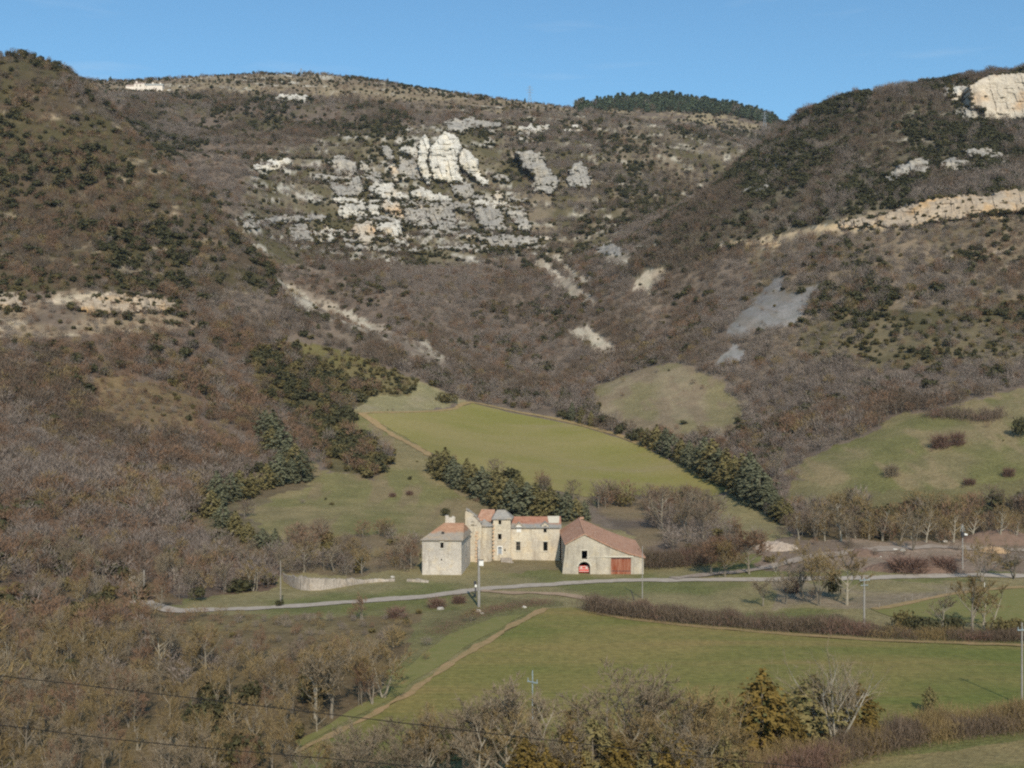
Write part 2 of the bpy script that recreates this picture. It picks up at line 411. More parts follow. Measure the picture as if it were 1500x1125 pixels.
class MB:
    """collects geometry for one mesh object"""
    def __init__(s): s.v = []; s.f = []; s.mi = []; s.cm = 0
    def add(s, vs, fs):
        k = len(s.v); s.v += [tuple(v) for v in vs]
        for f in fs:
            s.f.append(tuple(i + k for i in f)); s.mi.append(s.cm)
    def box(s, c, d, rz=0, tilt=None):
        hx, hy, hz = d[0] / 2, d[1] / 2, d[2] / 2
        M = Matrix.Rotation(rz, 3, 'Z')
        if tilt is not None: M = M @ tilt
        vs = [Vector(c) + M @ Vector((x * hx, y * hy, z * hz)) for x in (-1, 1) for y in (-1, 1) for z in (-1, 1)]
        s.add(vs, [(0, 1, 3, 2), (4, 6, 7, 5), (0, 4, 5, 1), (2, 3, 7, 6), (0, 2, 6, 4), (1, 5, 7, 3)])
    def tube(s, p0, p1, r0, r1, n=6, cap=False):
        p0 = Vector(p0); p1 = Vector(p1); d = (p1 - p0)
        if d.length < 1e-6: return
        d.normalize(); a = d.orthogonal().normalized(); b = d.cross(a)
        vs = []
        for p, r in ((p0, r0), (p1, r1)):
            for i in range(n):
                t = 2 * PI * i / n
                vs.append(p + (a * math.cos(t) + b * math.sin(t)) * r)
        fs = [(i, (i + 1) % n, n + (i + 1) % n, n + i) for i in range(n)]
        if cap: fs += [tuple(range(n))[::-1], tuple(range(n, 2 * n))]
        s.add(vs, fs)
    def strip(s, p0, p1, w, rng):
        p0 = Vector(p0); p1 = Vector(p1); d = p1 - p0
        a = d.cross(Vector((rng.gauss(0, 1), rng.gauss(0, 1), rng.gauss(0, 1))))
        if a.length < 1e-6: return
        a.normalize(); a *= w / 2
        s.add([p0 - a, p0 + a, p1], [(0, 1, 2)])
    def quad(s, c, n, up, w, h):
        n = Vector(n).normalized(); u = Vector(up).cross(n)
        if u.length < 1e-4: u = n.orthogonal()
        u.normalize(); v = n.cross(u)
        c = Vector(c)
        s.add([c - u * w / 2 - v * h / 2, c + u * w / 2 - v * h / 2, c + v * h / 2], [(0, 1, 2)])
    def mesh(s, name, mats):
        me = bpy.data.meshes.new(name); me.from_pydata(s.v, [], s.f)
        for m in mats: me.materials.append(m)
        if len(mats) > 1: me.polygons.foreach_set('material_index', s.mi)
        me.update(); return me
    def build(s, name, mats, parent=None):
        if not isinstance(mats, (list, tuple)): mats = [mats]
        o = bpy.data.objects.new(name, s.mesh(name, mats)); link(o)
        if parent is not None: o.parent = parent
        return o


def panel(mb, outline, holes, O, U, th, dense=None):
    """upright slab with true openings; outline and holes in (u, z)"""
    O = Vector(O); U = Vector(U).normalized(); Zv = Vector((0, 0, 1)); Nn = Zv.cross(U)   # inward (away from viewer for U = +x)
    vs = []; es = []
    for loop in [outline] + list(holes):
        k = len(vs); n = len(loop)
        vs += [Vector((p[0], p[1])) for p in loop]
        es += [(k + i, k + (i + 1) % n) for i in range(n)]
    r = delaunay_2d_cdt(vs, es, [], 1, 1e-4)
    V2, E2, F2 = r[0], r[1], r[2]
    hp = [np.array(h, float) for h in holes]; op = np.array(outline, float)
    tri = []
    for f in F2:
        c = sum((V2[i] for i in f), Vector((0, 0))) / len(f)
        cx = np.array([c.x]); cy = np.array([c.y])
        if not inpoly(cx, cy, op)[0]: continue
        if any(inpoly(cx, cy, h)[0] for h in hp): continue
        tri.append(tuple(f))
    fr = [O + U * v.x + Zv * v.y for v in V2]; bk = [p + Nn * th for p in fr]
    n = len(fr)
    faces = [t for t in tri] + [tuple(i + n for i in t[::-1]) for t in tri]
    cnt = {}
    for t in tri:
        for i in range(len(t)):
            e = (t[i], t[(i + 1) % len(t)])
            cnt[e] = cnt.get(e, 0) + 1
    for (a, b) in cnt:
        if (b, a) not in cnt:
            faces.append((b, a, a + n, b + n))
    mb.add(fr + bk, faces)


def rect(u0, z0, u1, z1):
    return [(u0, z0), (u1, z0), (u1, z1), (u0, z1)]


def slab(mb, pts, th):
    """polygon in space thickened downwards"""
    pts = [Vector(p) for p in pts]; n = len(pts)
    nn = Vector((0, 0, 0))
    for i in range(n): nn += pts[i].cross(pts[(i + 1) % n])
    nn.normalize()
    if nn.z < 0: nn = -nn; pts.reverse()
    lo = [p - nn * th for p in pts]
    mb.add(pts + lo, [tuple(range(n)), tuple(range(2 * n - 1, n - 1, -1))] + [((i + 1) % n, i, n + i, n + (i + 1) % n) for i in range(n)])


# ------------------------------------------------------------------ ground materials
m, nt, b = nodes_of('ground')
at = nt.nodes.new('ShaderNodeAttribute'); at.attribute_name = 'cover'
p = pos(nt)
n1 = noise(nt, .9, 5, .65, p); n2 = noise(nt, .12, 5, .6, p)
c = mixc(nt, 1.0, at.outputs['Color'], ramp(nt, n1, .25, .75, (.66, .64, .6), (1.25, 1.27, 1.3)), 'MULTIPLY')
c = mixc(nt, 1.0, c, ramp(nt, n2, .3, .7, (.8, .82, .78), (1.18, 1.14, 1.12)), 'MULTIPLY')
nt.links.new(c, b.inputs['Base Color']); bump(nt, b, n1, .8, .5)

m, nt, b = nodes_of('crop')
p = pos(nt)
rows = nt.nodes.new('ShaderNodeTexWave'); rows.inputs['Scale'].default_value = .18; rows.inputs['Distortion'].default_value = 3.0; rows.inputs['Detail'].default_value = 3
rows.bands_direction = 'Y'
nt.links.new(scaled(nt, p, (.25, 1, 1)), rows.inputs['Vector'])
n1 = noise(nt, .035, 5, .6, scaled(nt, p, (.5, 1, 1))); n2 = noise(nt, .8, 6, .7, p); n3 = noise(nt, .06, 4, .6, scaled(nt, p, (.15, 1.6, 1)))
c = mixc(nt, ramp(nt, n1, .34, .62), (.132, .144, .038), (.215, .176, .062))
c = mixc(nt, ramp(nt, n3, .52, .8, (0, 0, 0), (.85, .85, .85)), c, (.26, .18, .075))
c = mixc(nt, 1.0, c, ramp(nt, rows.outputs[1], .2, .8, (.95, .95, .93), (1.04, 1.03, 1.03)), 'MULTIPLY')
c = mixc(nt, 1.0, c, ramp(nt, n2, .25, .75, (.62, .64, .6), (1.35, 1.30, 1.28)), 'MULTIPLY')
nt.links.new(c, b.inputs['Base Color']); bump(nt, b, n2, .6, .2)

m, nt, b = nodes_of('upper_crop')
p = pos(nt)
n1 = noise(nt, .022, 5, .6, scaled(nt, p, (.7, 1, 1))); n2 = noise(nt, .6, 6, .7, p); n3 = noise(nt, .03, 4, .6, scaled(nt, p, (.4, 1.6, 1)))
c = mixc(nt, ramp(nt, n1, .4, .62), (.200, .182, .052), (.248, .205, .082))
c = mixc(nt, ramp(nt, n3, .56, .7), c, (.25, .20, .10))
c = mixc(nt, 1.0, c, ramp(nt, n2, .25, .75, (.82, .84, .8), (1.15, 1.12, 1.1)), 'MULTIPLY')
nt.links.new(c, b.inputs['Base Color']); bump(nt, b, n2, .4, .2)

mat_plain('track_dirt', (.38, .27, .185), (.30, .21, .135), .5, .95, .4)
mat_plain('road', (.435, .37, .305), (.32, .265, .21), .6, .95, .3)
mat_plain('yard_dirt', (.34, .285, .235), (.25, .19, .145), .5, .95, .4)
mat_plain('dirt', (.36, .232, .125), (.24, .182, .08), .55, .95, .4)
mat_plain('dry_edge', (.32, .215, .11), (.22, .17, .07), .5, .95, .4)
mat_plain('green_edge', (.155, .155, .048), (.205, .178, .07), .5, .95, .4)
mat_stone('wall_pale', (.63, .57, .495), (.56, .51, .455), (.36, .32, .275), (.66, .555, .41))
mat_stone('wall_warm', (.68, .595, .455), (.60, .535, .445), (.35, .295, .235), (.69, .57, .40))
mat_stone('wall_barn', (.57, .505, .41), (.50, .45, .375), (.29, .255, .205), (.59, .495, .355), 1.2)
mat_stone('wall_rubble', (.50, .435, .375), (.42, .365, .315), (.19, .165, .14), (.47, .38, .28), 1.0)
mat_plain('quoin', (.46, .27, .16), (.58, .46, .32), 1.2, .9, .4)
mat_plain('lintel', (.62, .57, .47), (.52, .47, .38), 1.5, .85, .2)
mat_roof('roof_house', (.41, .215, .13), (.37, .315, .255), 10.9, 1.3)
mat_roof('roof_wing', (.37, .17, .11), (.30, .285, .26), 10.75, .5)
mat_roof('roof_barn', (.41, .205, .125), (.34, .29, .25), -50, .5, (.49, .33, .24))
mat_roof('roof_slate', (.34, .32, .29), (.335, .31, .28), 100, .5)
mat_plain('patch', (.56, .50, .40), (.48, .42, .33), 1.2, .9, .3)
m, nt, b = nodes_of('rust_door')
p = pos(nt)
w = nt.nodes.new('ShaderNodeTexWave'); w.inputs['Scale'].default_value = 1.1; w.bands_direction = 'X'; w.inputs['Distortion'].default_value = .4
nt.links.new(p, w.inputs['Vector'])
st = noise(nt, 1.0, 5, .65, scaled(nt, p, (2.4, 1, .25)))
c = mixc(nt, ramp(nt, st, .4, .68), (.26, .065, .028), (.42, .21, .14))
c = mixc(nt, 1.0, c, ramp(nt, w.outputs[1], .0, .25, (.6, .6, .6), (1, 1, 1)), 'MULTIPLY')
nt.links.new(c, b.inputs['Base Color']); b.inputs['Roughness'].default_value = .6
mat_plain('red_paint', (.62, .06, .035), (.5, .04, .03), 2, .5)
mat_plain('white_paint', (.78, .76, .72), (.66, .63, .58), 2, .6)
mat_plain('grey_door', (.33, .35, .37), (.26, .28, .30), 2, .7)
mat_plain('concrete', (.33, .305, .275), (.25, .23, .205), 1.2, .85, .3)
mat_plain('old_wood', (.31, .275, .235), (.21, .185, .155), 1.5, .9, .3)
mat_plain('dark_metal', (.06, .06, .065), (.04, .04, .045), 3, .6)
mat_plain('galvanised', (.40, .47, .48), (.32, .38, .40), 3, .5, 0, .3)
mat_plain('cable', (.012, .012, .012), (.02, .018, .015), 2, .6)
mat_plain('window_dark', (.03, .03, .032), (.05, .05, .05), 2, .3)
mat_plain('shutter', (.24, .2, .155), (.18, .15, .12), 4, .8)
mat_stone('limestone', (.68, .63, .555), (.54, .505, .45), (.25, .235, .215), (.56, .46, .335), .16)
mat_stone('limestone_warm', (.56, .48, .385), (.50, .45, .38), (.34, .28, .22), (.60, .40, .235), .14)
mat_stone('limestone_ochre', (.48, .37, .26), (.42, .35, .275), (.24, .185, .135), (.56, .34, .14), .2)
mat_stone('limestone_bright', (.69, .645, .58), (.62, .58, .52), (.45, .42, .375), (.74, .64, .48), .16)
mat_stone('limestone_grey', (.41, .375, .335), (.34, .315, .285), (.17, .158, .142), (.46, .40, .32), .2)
mat_plain('earth', (.19, .125, .092), (.14, .095, .07), .7, .95, .7)
mat_plain('sand', (.48, .32, .18), (.40, .26, .15), .9, .95, .6)
mat_plain('rubble', (.42, .34, .27), (.29, .225, .175), 1.6, .95, .9)
mat_plain('bark', (.25, .215, .165), (.15, .125, .095), 1.8, .9)
mat_plain('bark_white', (.47, .42, .34), (.32, .28, .22), 1.2, .9)
mat_plain('bark_pale', (.37, .325, .25), (.23, .195, .145), 1.2, .9)
mat_leaf('twig_grey', (.150, .116, .078), (.280, .222, .152))
mat_leaf('twig_mauve', (.142, .110, .090), (.270, .217, .180))
mat_leaf('twig_dark', (.095, .068, .048), (.185, .138, .100))
mat_leaf('twig_russet', (.135, .080, .050), (.25, .155, .098))
mat_leaf('twig_gold', (.155, .108, .050), (.275, .20, .098))
mat_leaf('leaf_evergreen', (.040, .039, .019), (.092, .084, .042))
mat_leaf('leaf_olive', (.075, .062, .026), (.165, .13, .055))
mat_leaf('needle_blue', (.068, .070, .040), (.180, .176, .105))
mat_leaf('needle_olive', (.092, .082, .034), (.23, .185, .08))
mat_leaf('needle_far', (.045, .060, .038), (.11, .13, .075))
mat_leaf('juniper_gold', (.10, .07, .02), (.215, .145, .042))
mat_leaf('leaf_bramble', (.115, .065, .05), (.22, .14, .105))

# ------------------------------------------------------------------ terrain mesh
az = np.concatenate([np.radians(np.linspace(-180, -60, 31))[:-1], np.radians(np.linspace(-60, -26, 40))[:-1], np.radians(np.linspace(-26, 26, 640)),
                     np.radians(np.linspace(26, 60, 40))[1:], np.radians(np.linspace(60, 180, 31))[1:-1]])
rr = np.concatenate([np.geomspace(1.5, 110, 36)[:-1], np.geomspace(110, 1150, 640)[:-1], np.geomspace(1150, 2100, 130)[:-1], np.geomspace(2100, 9000, 22)])
NA, NR = len(az), len(rr)
AA, RR = np.meshgrid(az, rr, indexing='ij')
TX = RR * np.sin(AA); TY = RR * np.cos(AA)
TZ = H(TX.ravel(), TY.ravel()).reshape(TX.shape)
zid = zones_at(TX.ravel(), TY.ravel(), TZ.ravel())
C1 = np.array([z['c1'] for z in ZN]); C2 = np.array([z['c2'] for z in ZN])
mixn = smooth(.36, .64, fbm(TX.ravel() / 22, TY.ravel() / 22, 4, 21))[:, None]
colr = C1[zid] * (1 - mixn) + C2[zid] * mixn
_names = [z['name'] for z in ZN]
_xf, _yf, _zf = TX.ravel(), TY.ravel(), TZ.ravel()
_str = fbm(_xf / 26, _zf / 4.5 + _xf / 40, 4, 33); _st2 = fbm(_xf / 7, _zf / 6, 3, 133)
for nm_, lo, hi, cc_ in (('cliff slope', .52, .6, (.38, .35, .31)), ('slope beside cliffs', .58, .68, (.38, .34, .28)), ('left upper', .66, .74, (.28, .22, .15)), ('right upper', .68, .76, (.33, .30, .25)),
                         ('plateau', .62, .7, (.42, .38, .32)), ('right lower', .68, .76, (.31, .25, .19)), ('left ledge', .5, .6, (.44, .36, .27)), ('quarry', .45, .6, (.47, .35, .22))):
    sel_ = zid == _names.index(nm_)
    k_ = (smooth(lo, hi, _str) * smooth(.35, .55, _st2) * sel_)[:, None]
    colr = colr * (1 - k_) + np.array(cc_) * (.85 + .3 * _st2[:, None]) * k_
_sk = fbm(_xf / 4 + _yf / 30, _yf / 40, 4, 71)
for nm_, cc_ in (('grey scree', (.19, .165, .14)), ('grey scree foot', (.19, .165, .14)), ('scree', (.27, .22, .17)), ('knoll', (.20, .15, .10)), ('right meadow', (.235, .18, .10)), ('meadow', (.22, .165, .095))):
    for zi_ in [q_ for q_, n_ in enumerate(_names) if n_ == nm_]:
        k_ = (smooth(.50, .62, _sk if 'scree' in nm_ else _st2) * (zid == zi_) * .75)[:, None]
        colr = colr * (1 - k_) + np.array(cc_) * k_
vs = np.stack([TX, TY, TZ], -1).reshape(-1, 3)
vs = np.concatenate([vs, [[0, 0, h1(0, 0)]]])
ii, jj = np.meshgrid(np.arange(NA), np.arange(NR - 1), indexing='ij')
i2 = (ii + 1) % NA
fq = np.stack([ii * NR + jj, ii * NR + jj + 1, i2 * NR + jj + 1, i2 * NR + jj], -1).reshape(-1, 4)
fan = np.stack([np.arange(NA) * NR, ((np.arange(NA) + 1) % NA) * NR, np.full(NA, NA * NR)], -1)
me = bpy.data.meshes.new('terrain')
nq, nf = len(fq), len(fan)
me.vertices.add(len(vs)); me.vertices.foreach_set('co', vs.astype(np.float32).ravel())
me.loops.add(nq * 4 + nf * 3)
me.loops.foreach_set('vertex_index', np.concatenate([fq.ravel(), fan.ravel()]).astype(np.int32))
me.polygons.add(nq + nf)
me.polygons.foreach_set('loop_start', np.concatenate([np.arange(nq) * 4, nq * 4 + np.arange(nf) * 3]).astype(np.int32))
me.update(calc_edges=True); me.validate()
me.polygons.foreach_set('use_smooth', np.ones(nq + nf, bool))
ca = me.attributes.new('cover', 'FLOAT_COLOR', 'POINT')
ca.data.foreach_set('color', np.concatenate([np.concatenate([colr, np.ones((len(colr), 1))], 1), [[.18, .16, .07, 1]]]).astype(np.float32).ravel())
me.materials.append(MAT['ground'])
terrain = link(bpy.data.objects.new('terrain', me)); tagp(terrain, kind='structure')

EL = (TZ - CH) / RR
RUN = np.maximum.accumulate(EL, axis=1)


def visible(X, Y, Z, top):
    a = np.arctan2(X, Y); r = np.hypot(X, Y)
    i = np.clip(np.searchsorted(az, a), 0, NA - 1); j = np.clip(np.searchsorted(rr, r) - 1, 0, NR - 1)
    return (Z + top - CH) / r > RUN[i, j]


# ------------------------------------------------------------------ draped sheets: fields, road, tracks
def subdiv(path, n=8):
    out = []
    P = [np.array(p, float) for p in path]
    for i in range(len(P) - 1):
        p0 = P[max(i - 1, 0)]; p1 = P[i]; p2 = P[i + 1]; p3 = P[min(i + 2, len(P) - 1)]
        for k in range(n):
            t = k / n
            out.append(.5 * (2 * p1 + (p2 - p0) * t + (2 * p0 - 5 * p1 + 4 * p2 - p3) * t * t + (3 * p1 - p0 - 3 * p2 + p3) * t ** 3))
    out.append(P[-1])
    return out


def drape_poly(name, pix, mat, off, step=4.0):
    poly = [G(*p) for p in pix]
    poly = [np.array((p.x, p.y)) for p in poly]
    ring = []
    for i in range(len(poly)):
        a, b_ = poly[i], poly[(i + 1) % len(poly)]
        k = max(1, int(np.hypot(*(b_ - a)) / 3))
        for t in range(k):
            q = a + (b_ - a) * t / k
            q = q + (np.array([fbm(q[0] / 9, q[1] / 9, 2, 1)[()], fbm(q[0] / 9, q[1] / 9, 2, 31)[()]]) - .5) * 2.4
            ring.append(q)
    ring = np.array(ring)
    x0, y0 = ring.min(0); x1, y1 = ring.max(0)
    gx, gy = np.meshgrid(np.arange(x0, x1, step), np.arange(y0, y1, step)); gx = gx.ravel(); gy = gy.ravel()
    ok = inpoly(gx, gy, ring)
    v = [Vector(p) for p in ring] + [Vector((a, b_)) for a, b_ in zip(gx[ok], gy[ok])]
    n = len(ring)
    r = delaunay_2d_cdt(v, [(i, (i + 1) % n) for i in range(n)], [], 1, 1e-4)
    V = np.array([tuple(q) for q in r[0]])
    Z = H(V[:, 0], V[:, 1]) + off
    me = bpy.data.meshes.new(name)
    me.from_pydata([(a, b_, c_) for (a, b_), c_ in zip(V, Z)], [], [tuple(f) for f in r[2]])
    me.materials.append(mat)
    me.polygons.foreach_set('use_smooth', [True] * len(me.polygons)); me.update()
    o = link(bpy.data.objects.new(name, me)); tagp(o, kind='structure')
    return o


def drape_strip(name, pix, width, mat, off, wob=.25):
    w3 = [G(*p) for p in pix]
    path = subdiv([(p.x, p.y) for p in w3], 14)
    vs = []; fs = []
    for i, q in enumerate(path):
        a = path[max(i - 1, 0)]; c_ = path[min(i + 1, len(path) - 1)]
        d = c_ - a; d = d / (np.hypot(*d) + 1e-9); n = np.array((-d[1], d[0]))
        wl = width / 2 * (1 + 2.2 * wob * (float(fbm(q[0] / 5, q[1] / 5, 3, 12)) - .5)); wr = width / 2 * (1 + 2.2 * wob * (float(fbm(q[0] / 5, q[1] / 5, 3, 88)) - .5))
        for s in (-1, -.5, 0, .5, 1):
            pt = q + n * s * (wl if s < 0 else wr)
            vs.append((pt[0], pt[1], h1(pt[0], pt[1]) + off))
        if i:
            k = (i - 1) * 5
            fs += [(k + t, k + t + 1, k + 6 + t, k + 5 + t) for t in range(4)]
    me = bpy.data.meshes.new(name); me.from_pydata(vs, [], fs); me.materials.append(mat); me.update()
    return tagp(link(bpy.data.objects.new(name, me)), kind='structure')


drape_poly('field', [(806, 892), (840, 890), (880, 902), (960, 912), (1060, 922), (1180, 934), (1320, 942), (1500, 948), (1760, 960), (1760, 1060), (1500, 1048), (1350, 1056), (1200, 1066), (1050, 1085), (880, 1100),
                     (660, 1115), (440, 1112), (470, 1078), (560, 1040), (640, 985), (720, 938), (780, 905)], MAT['crop'], .12)
drape_poly('upper_field', [(534, 607), (600, 604), (660, 600), (692, 591), (730, 600), (800, 614), (840, 622), (900, 640), (945, 656), (1000, 683), (1045, 702), (1072, 716), (1050, 726), (990, 728), (930, 726), (860, 728), (780, 712), (700, 690), (632, 664), (590, 638), (552, 618)], MAT['upper_crop'], .12, 5)
drape_poly('side_field', [(1282, 893), (1340, 882), (1420, 868), (1500, 862), (1760, 855), (1760, 912), (1500, 915), (1320, 908)], MAT['green_edge'], .1)
drape_poly('grass_verge', [(770, 900), (700, 938), (630, 985), (560, 1030), (480, 1068), (440, 1095), (430, 1088), (540, 1025), (600, 975), (660, 930), (720, 905)], MAT['green_edge'], .06)
drape_strip('dirt_path', [(800, 892), (760, 912), (700, 948), (640, 988), (600, 1016), (560, 1040), (500, 1070), (430, 1105)], 1.6, MAT['dirt'], .2, 1.3)
drape_strip('field_edge', [(868, 897), (900, 904), (1000, 916), (1100, 925), (1200, 933), (1320, 940), (1500, 946), (1700, 955)], 2.4, MAT['dry_edge'], .2, .6)
drape_strip('track', [(705, 866), (740, 868), (790, 869), (840, 874), (885, 882)], 4.2, MAT['track_dirt'], .16, .7)
drape_strip('upper_field_edge', [(530, 605), (555, 624), (590, 645), (632, 668)], 3.5, MAT['dirt'], .2, .6)
drape_strip('upper_field_bank', [(530, 606), (600, 604), (660, 600), (692, 590), (760, 604), (840, 620), (945, 654), (1045, 700), (1075, 716)], 2.6, MAT['dry_edge'], .22, .6)
drape_strip('side_field_edge', [(1280, 893), (1340, 882), (1420, 867), (1500, 860)], 2.2, MAT['dirt'], .18, .6)
drape_strip('road', [(205, 880), (230, 889), (262, 895), (300, 894), (360, 892), (420, 889), (500, 883), (570, 878), (640, 872), (700, 864), (760, 859), (830, 855), (900, 851), (1000, 850), (1120, 849), (1240, 847), (1350, 845), (1450, 843), (1620, 846), (1800, 850)], 5.0, MAT['road'], .14, .5)
drape_strip('yard_road', [(985, 848), (1040, 842), (1100, 836), (1140, 828), (1180, 818)], 3.6, MAT['yard_dirt'], .26, .6)
drape_strip('yard_path', [(1180, 818), (1260, 808), (1340, 802), (1420, 803), (1520, 806)], 4.5, MAT['yard_dirt'], .2, .8)

# ------------------------------------------------------------------ trees and shrubs: prototypes
def V3(*a): return Vector(a)


def rdir(rng, base, spread):
    v = Vector(base) + Vector((rng.gauss(0, 1), rng.gauss(0, 1), rng.gauss(0, 1))) * spread
    return v.normalized()


def bare_tree(seed, h, spread=.45, stems=1, trunk=.32, nl=7, n2=5, n3=5, n4=5, tw=.055, lead=.72, thick=1.0, elr=(.35, .95)):
    rng = random.Random(seed)
    T = MB(); Cn = MB()
    limbs = []
    for s in range(stems):
        lean = rdir(rng, (0, 0, 1), .06 if stems == 1 else .22)
        base = Vector((rng.uniform(-.3, .3), rng.uniform(-.3, .3), -.4)) if stems > 1 else Vector((0, 0, -.4))
        r0 = h * (.022 if stems == 1 else .014) * thick
        pts = [base]; d = lean
        for k in range(5):
            d = rdir(rng, d + Vector((0, 0, .25)), .07)
            pts.append(pts[-1] + d * (h * lead / 5))
        for k in range(5):
            T.tube(pts[k], pts[k + 1], r0 * (1 - k * .17), r0 * (1 - (k + 1) * .17), 6)
        per = max(3, nl // stems)
        for i in range(per):
            t = trunk + (1 - trunk) * (i + rng.random() * .8) / per
            q = t * 5; k = min(int(q), 4); p0 = pts[k].lerp(pts[k + 1], q - k)
            a = rng.uniform(0, 2 * PI); el = rng.uniform(*elr) * (1 - .45 * t) + .18
            d = Vector((math.cos(a) * math.sin(el * 1.1), math.sin(a) * math.sin(el * 1.1), math.cos(el)))
            L = h * spread * (1.08 - .5 * t) * rng.uniform(.8, 1.15)
            limbs.append((p0, d, L, r0 * .55 * (1 - .5 * t)))
    for (p0, d, L, r) in limbs:
        pm = p0 + d * L * .5; d2 = rdir(rng, d + Vector((0, 0, .35)), .12); p1 = pm + d2 * L * .5
        T.tube(p0, pm, r, r * .65, 4); T.tube(pm, p1, r * .65, r * .22, 4)
        for j in range(n2):
            t = .25 + .75 * (j + rng.random()) / n2
            q0 = p0.lerp(pm, t * 2) if t < .5 else pm.lerp(p1, t * 2 - 1)
            e = rdir(rng, d + Vector((0, 0, .3)), .5); L2 = L * rng.uniform(.35, .6) * (1.15 - .4 * t)
            q1 = q0 + e * L2
            T.tube(q0, q1, r * .35, r * .08, 3)
            for k in range(n3):
                t3 = .2 + .8 * (k + rng.random()) / n3
                s0 = q0.lerp(q1, t3); e3 = rdir(rng, e + Vector((0, 0, .25)), .55); L3 = L2 * rng.uniform(.4, .75)
                s1 = s0 + e3 * L3
                Cn.strip(s0, s1, tw * 1.1, rng)
                for g in range(n4):
                    u0 = s0.lerp(s1, rng.uniform(.1, 1)); e4 = rdir(rng, e3 + Vector((0, 0, .25)), .6)
                    Cn.strip(u0, u0 + e4 * L3 * rng.uniform(.4, .9), tw, rng)
    return T, Cn


def fuzzy_tree(seed, h, n=150, tw=.17, rx=.36, z0=.22):
    """distant leafless tree: trunk, limbs and twig sprays"""
    rng = random.Random(seed); M = MB()
    M.cm = 0
    M.tube((0, 0, -.6), (rng.uniform(-.2, .2), rng.uniform(-.2, .2), h * .6), h * .02, h * .006, 4)
    for i in range(5):
        a = rng.uniform(0, 2 * PI); z = h * rng.uniform(.2, .45)
        M.tube((0, 0, z), (math.cos(a) * h * .25, math.sin(a) * h * .25, z + h * .33), h * .009, h * .003, 3)
    M.cm = 1
    for i in range(n):
        while True:
            p = Vector((rng.uniform(-1, 1), rng.uniform(-1, 1), rng.uniform(-1, 1)))
            if p.length <= 1: break
        q = Vector((p.x * h * rx, p.y * h * rx, h * (z0 + (1 - z0) * (p.z + 1) / 2) - h * .12))
        d = rdir(rng, Vector((p.x * .9, p.y * .9, .75 + p.z * .25)), .35)
        M.strip(q, q + d * h * rng.uniform(.14, .28), tw, rng)
    return M


def bush_mesh(seed, h, r, n, sz, up=.25):
    rng = random.Random(seed); M = MB(); M.cm = 0
    lobes = [(Vector((rng.uniform(-.45, .45) * r, rng.uniform(-.45, .45) * r, h * rng.uniform(.35, .6))), rng.uniform(.45, .7)) for k in range(5)]
    for i in range(n):
        c, s = rng.choice(lobes)
        p = Vector((rng.gauss(0, 1), rng.gauss(0, 1), rng.gauss(0, 1))).normalized() * rng.uniform(.55, 1.0)
        q = c + Vector((p.x * r * s, p.y * r * s, p.z * h * .5 * s * 1.2))
        if q.z < 0: q.z = rng.uniform(0, .2) * h
        nn = rdir(rng, p, .55)
        M.quad(q, nn, rdir(rng, (0, 0, 1), .5), sz * rng.uniform(.6, 1.3), sz * rng.uniform(.7, 1.5))
    return M


def twig_bush(seed, h, r, n, tw):
    rng = random.Random(seed); M = MB()
    for i in range(n):
        a = rng.uniform(0, 2 * PI); d = Vector((math.cos(a), math.sin(a), 0)) * rng.uniform(0, 1) ** .6
        p0 = d * r * .45 + Vector((0, 0, rng.uniform(-.1, .55) * h))
        e = rdir(rng, d * .8 + Vector((0, 0, .8)), .4)
        M.strip(p0, p0 + e * h * rng.uniform(.3, .62), tw * rng.uniform(.6, 1.3), rng)
    return M


def conifer(seed, h, r, n, sz, ovoid=.35, droop=-.25):
    rng = random.Random(seed); T = MB(); Cn = MB()
    T.tube((0, 0, -.4), (0, 0, h * .9), h * .02, h * .004, 6)
    lev = int(9 + h * .9)
    for k in range(lev):
        t = k / (lev - 1); z = h * (.06 + .9 * t)
        rad = r * ((1 - t) ** .8 * (1 - ovoid) + math.sin(min(1, (1 - t) * 1.25) * PI * .75) * ovoid) * rng.uniform(.75, 1.15) + .12
        nb = max(5, int(10 * (1 - t * .5)))
        a0 = rng.uniform(0, 6)
        for j in range(nb):
            a = a0 + 2 * PI * j / nb + rng.uniform(-.25, .25); rl = rad * rng.uniform(.7, 1.12)
            d = Vector((math.cos(a), math.sin(a), 0))
            m_ = max(2, int(n * rl / r / (lev * 6)))
            for g in range(m_ + 2):
                u = rng.uniform(.25, 1) ** .7
                q = d * rl * u + Vector((rng.gauss(0, .12), rng.gauss(0, .12), z + droop * rl * u * .5 + rng.gauss(0, h * .02)))
                nn = rdir(rng, d * .6 + Vector((0, 0, .7)), .5)
                Cn.quad(q, nn, rdir(rng, d, .4), sz * rng.uniform(.6, 1.2), sz * rng.uniform(.9, 1.7))
    return T, Cn


SPEC = ['grey', 'russet', 'gold', 'evergreen', 'olive', 'pine']
